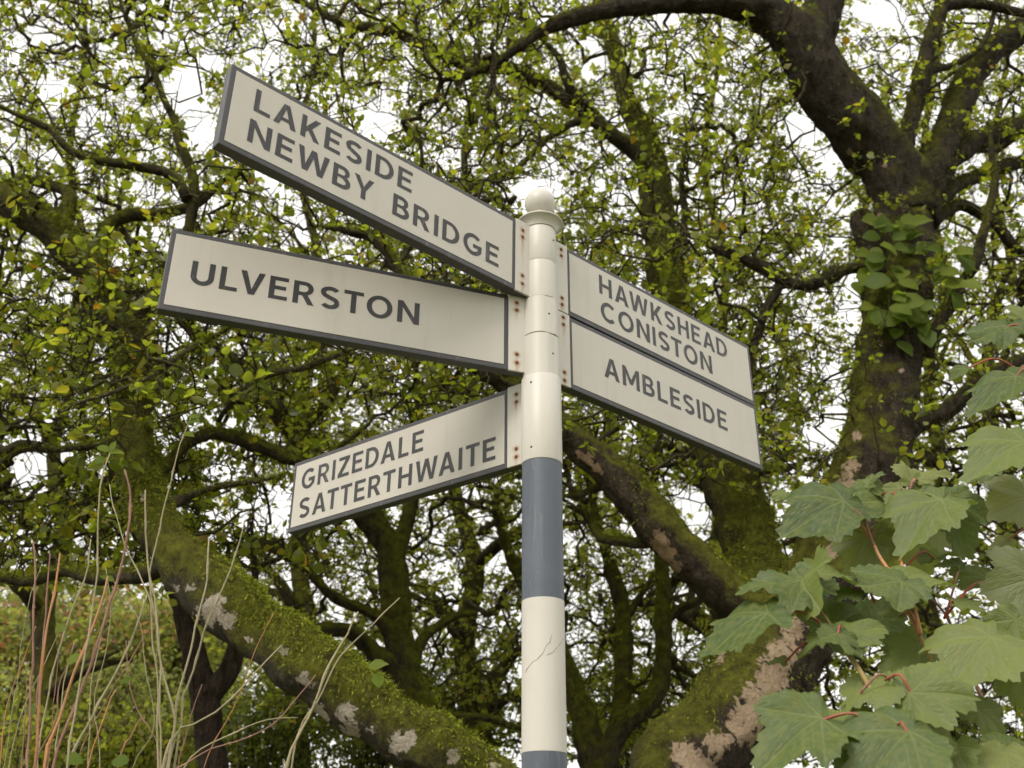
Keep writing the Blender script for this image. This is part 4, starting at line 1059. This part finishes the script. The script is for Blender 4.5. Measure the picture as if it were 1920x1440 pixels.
st(S1, R_, 3.5, 2.3, [(142, 1440), (190, 1330), (240, 1245), (290, 1160), (306, 1140)], (130,))
st(S1, O_, 5, 2.2, [(165, 1440), (190, 1370), (210, 1310), (217, 1297)], (150,))
st(S1, P_, 4, 2.3, [(165, 1440), (168, 1330), (176, 1260), (188, 1190)], (160,))
st(S1, R_, 3.5, 2.3, [(40, 1440), (46, 1380), (52, 1320), (50, 1250)], (36,))
st(S1, O_, 4, 2.25, [(225, 1420), (245, 1385), (262, 1352), (270, 1345)], (200,))
st(S1, P_, 3, 2.35, [(20, 1440), (40, 1350), (62, 1290), (100, 1210), (118, 1170)], (12,))
st(S1, P_, 2.6, 2.15, [(250, 1440), (290, 1360), (272, 1250), (262, 1170), (215, 1090)], (240,))
st(S2, P_, 14, 2.2, [(311, 1440), (322, 1385)], (303,))
st(S2, P_, 7.5, 2.18, [(322, 1385), (327, 1338), (306, 1256), (298, 1190), (291, 1120), (281, 1050), (272, 984), (270, 920)], (310,))
st(S2, P_, 5, 2.25, [(300, 1240), (290, 1160), (284, 1079), (299, 994), (312, 940), (330, 870), (345, 815), (356, 780)], (305,))
st(S2, P_, 7, 2.2, [(324, 1384), (329, 1329), (364, 1200), (378, 1140), (387, 1089), (391, 1040), (393, 1010)], (312,))
st(S2, P_, 6, 2.22, [(340, 1330), (351, 1289), (387, 1182), (408, 1130), (427, 1080), (445, 1025), (460, 973)], (322,))
st(S2, P_, 6, 2.15, [(324, 1391), (365, 1362), (409, 1338), (440, 1305), (467, 1271), (500, 1235), (524, 1211)], (312,))
st(S2, R_, 5, 2.12, [(330, 1440), (356, 1431), (400, 1405), (444, 1391), (516, 1356), (560, 1305), (591, 1267)], (320,))
st(S2, P_, 4.5, 2.12, [(350, 1440), (440, 1375), (500, 1350), (560, 1346)], (340,))
st(S2, R_, 3.5, 2.3, [(335, 1440), (352, 1370), (366, 1320), (378, 1284)], (330,))
st(S2, R_, 4, 2.25, [(302, 1440), (296, 1390), (262, 1330), (240, 1270), (233, 1200)], (306,))
S3 = empty('cut_shrub', (-.45, 2.0, 0)); tag(S3, 'pair of long bare pale stems leaning right, crossing the pale-blotched limb', 'shrub', 'cut shrubs')
st(S3, P_, 8, 2.0, [(540, 1440), (560, 1390), (582, 1342), (598, 1296), (622, 1246), (640, 1215), (656, 1188), (666, 1160), (675, 1146)], (520,))
st(S3, P_, 5, 2.02, [(560, 1385), (596, 1316), (640, 1235), (690, 1180), (750, 1122)], (535,))

for k in range(7):      # fine straw-coloured side stems
    x0 = random.uniform(-10, 430); y1 = random.uniform(1080, 1330) - (60 if x0 < 260 else 0); x1 = x0 + random.gauss(26, 60)
    st(S1 if x0 < 260 else S2, random.choice((P_, P_, R_, O_)), random.uniform(2.2, 4.2), random.uniform(2.1, 2.7), [(x0, 1440), (x0 * .6 + x1 * .4 + random.gauss(0, 9), y1 * .4 + 864), (x0 * .25 + x1 * .75 + random.gauss(0, 7), y1 * .75 + 360), (x1, y1)], (x0 - 6,))
def small_leaf(parent, px, py, d, size, fwd, up, mat):
    key = (mat.name, random.randint(0, 2))
    if key not in leaf_mesh_cache:
        me = mesh_np(LT[key[1]], LQ, LTRI); me.materials.append(mat); me.shade_smooth(); leaf_mesh_cache[key] = me
    p = at(px, py, d); f = unit(np.array(fwd, float)); s_ = unit(np.cross(up, f)); n_ = np.cross(f, s_)
    o = bpy.data.objects.new('leaf', leaf_mesh_cache[key]); C.objects.link(o)
    o.parent = parent; o.matrix_parent_inverse = Matrix.Translation(-wloc(parent))
    X, Y, Z = f * size, s_ * size, n_ * size
    o.matrix_basis = Matrix(((X[0], Y[0], Z[0], p[0]), (X[1], Y[1], Z[1], p[1]), (X[2], Y[2], Z[2], p[2]), (0, 0, 0, 1)))
for (x, y, sx_, sz, fx, fz) in [(205, 848, .05, 0, 1, .1), (203, 846, .045, 0, -1, .4), (198, 862, .04, 0, -.9, -.2), (207, 846, .04, 0, .3, 1), (355, 782, .04, 0, 1, .3), (352, 790, .05, 0, 1, -.1), (345, 812, .04, 0, 1, -.3),
                                (125, 1172, .04, 0, -.6, -.6), (210, 1150, .05, 0, 1, .3), (225, 1280, .05, 0, 1, .1), (150, 1240, .05, 0, -.8, .4), (310, 1115, .035, 0, .9, .4), (215, 1090, .05, 0, -1, .2), (120, 1420, .06, 0, 1, -.2), (240, 1430, .05, 0, -1, .2), (60, 1320, .04, 0, .3, -1), (455, 980, .03, 0, -.8, -.5)]:
    small_leaf(S1, x, y, 2.05, sx_ * .62, (fx, random.uniform(-.4, .4), fz), (random.uniform(-.5, .5), -.7, .6), M_LEAF_SHOOT)
for (x, y, sz, fx, fz) in [(690, 1250, .055, 1, .1), (706, 1262, .04, .3, -1)]:
    small_leaf(S3, x, y, 2.3, sz * .8, (fx, 0, fz), (.2, -.8, .5), M_LEAF_SHOOT)

# ================================================================== SYCAMORE SAPLING, right foreground
def palmate(seed):
    rs = np.random.default_rng(seed)
    LA = np.radians([0, 47, -47, 98, -98]); LL = np.array([1.0, .88, .86, .56, .55]) * rs.uniform(.93, 1.06, 5)
    NA, NR = 144, 16
    ph = np.linspace(-math.pi, math.pi, NA, endpoint=False)
    r = np.zeros(NA)
    for a, l in zip(LA, LL):
        dl = np.abs((ph - a + math.pi) % (2 * math.pi) - math.pi)
        r = np.maximum(r, l * np.clip(1 - .30 * (dl / R(30)) ** 1.4, 0, 1))
    back = np.clip((np.abs(ph) - R(122)) / R(58), 0, 1)
    r = np.maximum(r, .42 * (1 - back) + .10 * back)
    saw = ((np.abs(ph) * 17 / math.pi + rs.uniform(0, 1)) % 1)
    r = r * (1 - .12 * (1 - saw) * (np.abs(ph) < R(135))) * (1 + rs.normal(0, .012, NA))
    V = [(0, 0, 0)]; vein = [1.0]
    wv = rs.uniform(0, 6.28, 6); droop = rs.uniform(.15, .5); cup = rs.uniform(-.22, .22)
    for j in range(1, NR + 1):
        q = j / NR
        for i in range(NA):
            x, y = r[i] * q * math.cos(ph[i]), r[i] * q * math.sin(ph[i])
            m = 0; pk = 0
            for a, l in zip(LA, LL):
                ca, sa = math.cos(a), math.sin(a)
                u_, v_ = x * ca + y * sa, -x * sa + y * ca
                if u_ > 0 and u_ < l * 1.02:
                    m = max(m, math.exp(-(v_ / (.016 * (1.15 - u_ / l * .8))) ** 2))
                    if abs(v_) < .30 * l:
                        sv = ((u_ - abs(v_) * .95) / (.135 * l)) % 1
                        m = max(m, .55 * math.exp(-((min(sv, 1 - sv)) / .10) ** 2) * (u_ > .08))
                    pk = max(pk, math.exp(-(v_ / .10) ** 2))
            z = -.045 * pk * min(1, q * 1.5) - droop * (x * x * .7 + y * y * .5) + cup * abs(y) * .8 + .055 * math.sin(5 * x + wv[0]) * q + .07 * math.sin(6 * y + wv[1] + 2 * x) * q + .03 * q ** 3 * math.sin(ph[i] * 9 + wv[2])
            V.append((x, y, z)); vein.append(m)
    T = [(0, 1 + i, 1 + (i + 1) % NA) for i in range(NA)]
    Q = [(1 + (j - 1) * NA + i, 1 + j * NA + i, 1 + j * NA + (i + 1) % NA, 1 + (j - 1) * NA + (i + 1) % NA) for j in range(1, NR) for i in range(NA)]
    me = mesh_np(np.array(V), np.array(Q), np.array(T))
    me.attributes.new('vein', 'FLOAT', 'POINT').data.foreach_set('value', vein)
    me.shade_smooth()
    return me
PAL = []
for k in range(6):
    me = palmate(40 + k); me.materials.append(M_LEAF_BIG); PAL.append(me)
PALY = []
for k in range(3):
    me = palmate(40 + k).copy(); me.materials.append(M_LEAF_BIG_Y); PALY.append(me)

SAP = empty('sycamore_sapling', (*at(1720, 1440, 1.95)[:2], 0))
tag(SAP, 'sycamore sapling with large lobed blue-green leaves and red leaf stalks at right', 'sapling')
def big_leaf(b_, t_, d, dd, roll, width=1.0, under=False, k=0, stalk=None, pm=None, flip=False):
    """b_, t_: photo pixels of the stalk joint and the middle tip; roll tips the blade from facing the viewer towards lying flat"""
    pb, pt = at(*b_, d), at(*t_, d + dd)
    f = pt - pb; L = np.linalg.norm(f); f = f / L; L *= .93
    tocam = unit(CAMP - pb); n0 = unit(tocam - f * (tocam @ f))
    up = np.array([0, 0, 1.]); upn = up - f * (up @ f); upn = unit(upn - n0 * (upn @ n0))
    n_ = n0 * math.cos(R(roll)) + upn * math.sin(R(roll))
    if flip: n_ = -n_
    s_ = np.cross(n_, f)
    me = (PALY if under else PAL)[k % (3 if under else 6)]
    o = bpy.data.objects.new('leaf', me); C.objects.link(o)
    o.parent = SAP; o.matrix_parent_inverse = Matrix.Translation(-wloc(SAP))
    X, Y, Z = f * L, s_ * L * width, n_ * L
    o.matrix_basis = Matrix(((X[0], Y[0], Z[0], pb[0]), (X[1], Y[1], Z[1], pb[1]), (X[2], Y[2], Z[2], pb[2]), (0, 0, 0, 1)))
    if stalk:
        ps = at(*stalk[:2], stalk[2])
        midp = (ps + pb) / 2 + np.array([0, -.02, .014])
        P = catmull([ps, midp, pb + f * L * .02 - n_ * .004], .012)
        V, Q = tube(P, np.linspace(.0026, .0018, len(P)), 7)
        q = obj('petiole', mesh_np(V, Q), pm or M_PETIOLE, None, smooth=True)
        q.parent = SAP; q.matrix_parent_inverse = Matrix.Translation(-wloc(SAP))
    return o
Y1 = 1.75
G_ = M_PETIOLE_G
LEAVES = [
    # joint, tip, d, dd, roll, width, under, variant, stalk from, petiole material
    ((1440, 1150), (1278, 1190), 1.80, .02, 62, 1.0, 0, 0, (1560, 1185, 1.83), None),
    ((1515, 1082), (1372, 1105), 1.85, -.02, 58, 1.0, 0, 1, (1532, 1140, 1.85), G_),
    ((1530, 1075), (1640, 1062), 1.90, .03, 60, .9, 0, 2, (1534, 1140, 1.86), G_),
    ((1505, 1085), (1505, 1130), 1.84, -.09, 48, 1.2, 0, 3, (1532, 1140, 1.85), G_),
    ((1690, 1090), (1592, 1092), 1.84, -.04, 50, 1.1, 0, 4, (1722, 1188, 1.86), O_),
    ((1682, 1088), (1758, 1048), 1.86, .06, 45, .95, 0, 5, (1725, 1188, 1.86), O_),
    ((1582, 940), (1458, 968), 1.95, -.05, 40, .85, 0, 0, (1640, 1030, 1.97), M_STEM_RED),
    ((1590, 938), (1668, 935), 1.98, .05, 52, 1.0, 0, 1, (1640, 1030, 1.97), M_STEM_RED),
    ((1628, 1005), (1582, 1085), 2.05, .02, 12, .95, 1, 0, (1640, 1010, 2.0), M_STEM_RED),
    ((1705, 960), (1745, 1092), 2.08, .05, 10, .95, 1, 1, (1690, 1000, 2.0), M_STEM_RED),
    ((1765, 935), (1672, 1000), 1.93, -.06, 42, .8, 0, 2, (1700, 1035, 1.97), M_STEM_RED),
    ((1775, 930), (1836, 1040), 1.96, -.04, 25, .75, 0, 3, (1720, 1010, 1.98), M_STEM_RED),
    ((1852, 1085), (1762, 1062), 2.02, .03, 40, .75, 0, 4, (1770, 1160, 1.98), None),
    ((1935, 935), (1842, 950), 2.0, -.02, 25, .95, 1, 2, None, None),
    ((1940, 1085), (1852, 1100), 1.95, -.03, 15, 1.1, 1, 0, None, None),
    ((1705, 1298), (1850, 1290), 1.66, -.05, 28, .95, 0, 5, (1660, 1275, 1.7), None),
    ((1860, 1195), (1760, 1252), 1.76, -.06, 38, .95, 0, 0, None, None),
    ((1845, 1200), (1945, 1185), 1.78, .03, 45, .9, 0, 2, None, None),
    ((1725, 1205), (1640, 1270), 1.90, .02, 25, .9, 0, 1, (1722, 1190, 1.88), O_),
    ((1540, 1345), (1408, 1408), 1.62, -.05, 32, .95, 0, 3, (1650, 1375, 1.64), None),
    ((1545, 1345), (1612, 1330), 1.66, .03, 45, .95, 0, 4, (1650, 1375, 1.64), None),
    ((1672, 1272), (1545, 1322), 1.72, -.01, 60, .9, 0, 5, (1612, 1300, 1.70), M_STEM_RED),
    ((1705, 1372), (1590, 1450), 1.58, -.06, 30, 1.0, 0, 0, (1665, 1380, 1.62), None),
    ((1715, 1372), (1832, 1425), 1.66, .0, 25, 1.0, 0, 2, (1670, 1385, 1.62), None),
    ((1578, 1183), (1672, 1170), 1.78, .02, 52, .95, 0, 1, (1568, 1200, 1.8), None),
    ((1572, 1188), (1590, 1228), 1.76, -.05, 40, 1.1, 0, 4, (1568, 1200, 1.8), None),
    ((1562, 1192), (1484, 1212), 1.80, .0, 66, .9, 0, 3, (1568, 1200, 1.8), None),
    ((1562, 1180), (1632, 1118), 1.92, .06, 18, .95, 0, 5, (1568, 1195, 1.83), None),
    ((1640, 1170), (1700, 1120), 2.0, .04, 20, .85, 0, 1, None, None),
    ((1925, 828), (1800, 858), 1.9, -.04, 52, .85, 0, 2, None, None),
    ((1885, 612), (1805, 640), 2.1, -.02, 48, .8, 0, 4, (1925, 640, 2.1), None),
    ((1905, 705), (1800, 742), 2.05, -.04, 55, .6, 0, 0, (1940, 690, 2.1), None),
    ((1925, 600), (1890, 560), 2.1, 0, 30, .9, 0, 3, None, None),
    ((1712, 905), (1700, 848), 2.02, .03, 30, .7, 0, 5, (1700, 940, 2.0), M_STEM_RED),
    ((1720, 900), (1762, 852), 2.04, .03, 35, .75, 0, 0, (1700, 940, 2.0), M_STEM_RED),
    ((1622, 915), (1632, 868), 2.04, .03, 30, .7, 0, 2, None, None),
    ((1690, 915), (1660, 935), 2.0, -.02, 30, .9, 0, 3, (1690, 960, 2.0), M_STEM_RED),
    ((1880, 1410), (1822, 1460), 1.7, -.03, 30, 1.0, 0, 4, None, None),
    ((1875, 1400), (1945, 1385), 1.72, .02, 40, 1.0, 0, 5, None, None),
    ((1800, 1060), (1745, 1045), 1.98, .02, 55, .8, 0, 2, (1775, 1150, 1.98), M_STEM_RED),
    ((1905, 1160), (1850, 1230), 1.9, .02, 20, .9, 0, 3, None, None),
    ((1905, 1255), (1930, 1340), 1.85, .02, 20, 1.0, 0, 1, None, None),
    ((1640, 1010), (1700, 1070), 2.1, .02, 15, .9, 1, 2, None, None),
    ((1470, 925), (1440, 935), 2.0, 0, 40, .9, 0, 4, None, None),
    ((1650, 1425), (1545, 1465), 1.6, -.02, 34, .95, 0, 2, (1690, 1440, 1.64), None),
    ((1790, 1400), (1745, 1470), 1.7, -.02, 28, 1.0, 0, 4, None, None),
    ((1835, 1330), (1905, 1375), 1.8, .0, 30, .95, 0, 0, None, None),
    ((1600, 1330), (1640, 1395), 1.74, .0, 35, .9, 0, 3, None, None),
    ((1655, 925), (1640, 885), 2.03, .03, 40, .8, 0, 1, (1690, 960, 2.0), None),
    ((1750, 1045), (1800, 1015), 2.05, .03, 52, .8, 0, 3, (1700, 1060, 1.98), None),
    ((1600, 1105), (1560, 1120), 1.9, -.02, 50, 1.0, 0, 5, (1640, 1130, 1.9), None),
    ((1470, 1240), (1430, 1232), 1.9, .02, 55, .9, 0, 2, (1560, 1195, 1.84), None),
    ((1690, 1150), (1640, 1135), 1.95, .02, 50, .9, 0, 0, (1720, 1190, 1.88), None),
    ((1790, 1130), (1850, 1120), 1.96, .02, 52, .9, 0, 4, (1770, 1160, 1.98), None),
    ((1620, 1395), (1560, 1425), 1.75, .02, 28, .9, 0, 1, (1680, 1410, 1.68), None),
    ((1780, 1300), (1850, 1345), 1.82, .02, 30, .9, 0, 3, (1765, 1310, 1.88), None),
    ((1860, 880), (1800, 900), 2.06, .02, 50, .8, 0, 5, (1950, 860, 2.1), None),
    ((1890, 1010), (1850, 1030), 2.06, .02, 35, .9, 1, 1, (1960, 1000, 2.1), None),
    ((1810, 690), (1775, 705), 2.08, 0, 50, .8, 0, 2, (1905, 690, 2.1), None),
]
for L in LEAVES:
    big_leaf(L[0], L[1], L[2], L[3], L[4] + (9 if L[4] > 22 else 0), L[5], bool(L[6]), L[7], L[8], L[9])
def sap_stem(pts, mat):
    stem_obj(SAP, pts, mat, 'stem', knots=False)
sap_stem([(1760, 3600, 1.7, 20), (1745, 2200, 1.68, 16), (1715, 1560, 1.66, 13), (1690, 1430, 1.66, 11), (1660, 1345, 1.7, 10), (1625, 1280, 1.74, 10), (1595, 1235, 1.78, 10), (1572, 1195, 1.82, 9), (1550, 1160, 1.84, 7), (1533, 1138, 1.86, 6)], M_PETIOLE_G)
sap_stem([(1800, 3600, 1.9, 22), (1795, 2200, 1.9, 18), (1775, 1560, 1.9, 13), (1765, 1330, 1.9, 11), (1755, 1255, 1.88, 10), (1738, 1215, 1.87, 9), (1722, 1186, 1.87, 9)], M_PETIOLE_G)
sap_stem([(1724, 1190, 1.865, 8), (1705, 1150, 1.87, 8), (1690, 1115, 1.87, 8), (1676, 1085, 1.88, 7), (1655, 1050, 1.93, 6), (1640, 1020, 1.97, 6), (1620, 990, 1.97, 5), (1580, 945, 1.96, 4)], M_STEM_ORANGE)
sap_stem([(1727, 1188, 1.86, 7), (1716, 1150, 1.86, 7), (1703, 1110, 1.86, 7), (1692, 1070, 1.9, 6), (1690, 1010, 1.97, 6), (1700, 950, 2.0, 5), (1715, 900, 2.02, 4)], M_STEM_ORANGE)
sap_stem([(1960, 3600, 2.0, 22), (1945, 2200, 2.0, 16), (1915, 1560, 2.0, 11), (1885, 1410, 2.0, 9), (1850, 1330, 2.0, 8), (1822, 1265, 2.0, 7), (1795, 1200, 2.0, 6), (1770, 1150, 2.0, 5), (1740, 1120, 2.0, 4)], M_STEM_RED)
sap_stem([(2010, 3600, 2.1, 22), (2000, 2200, 2.1, 16), (1990, 1500, 2.1, 11), (1970, 1100, 2.1, 9), (1950, 850, 2.1, 8), (1935, 690, 2.1, 6), (1925, 600, 2.1, 5)], M_PETIOLE_G)
for o in bpy.data.objects:
    if '_b' in o: del o['_b']
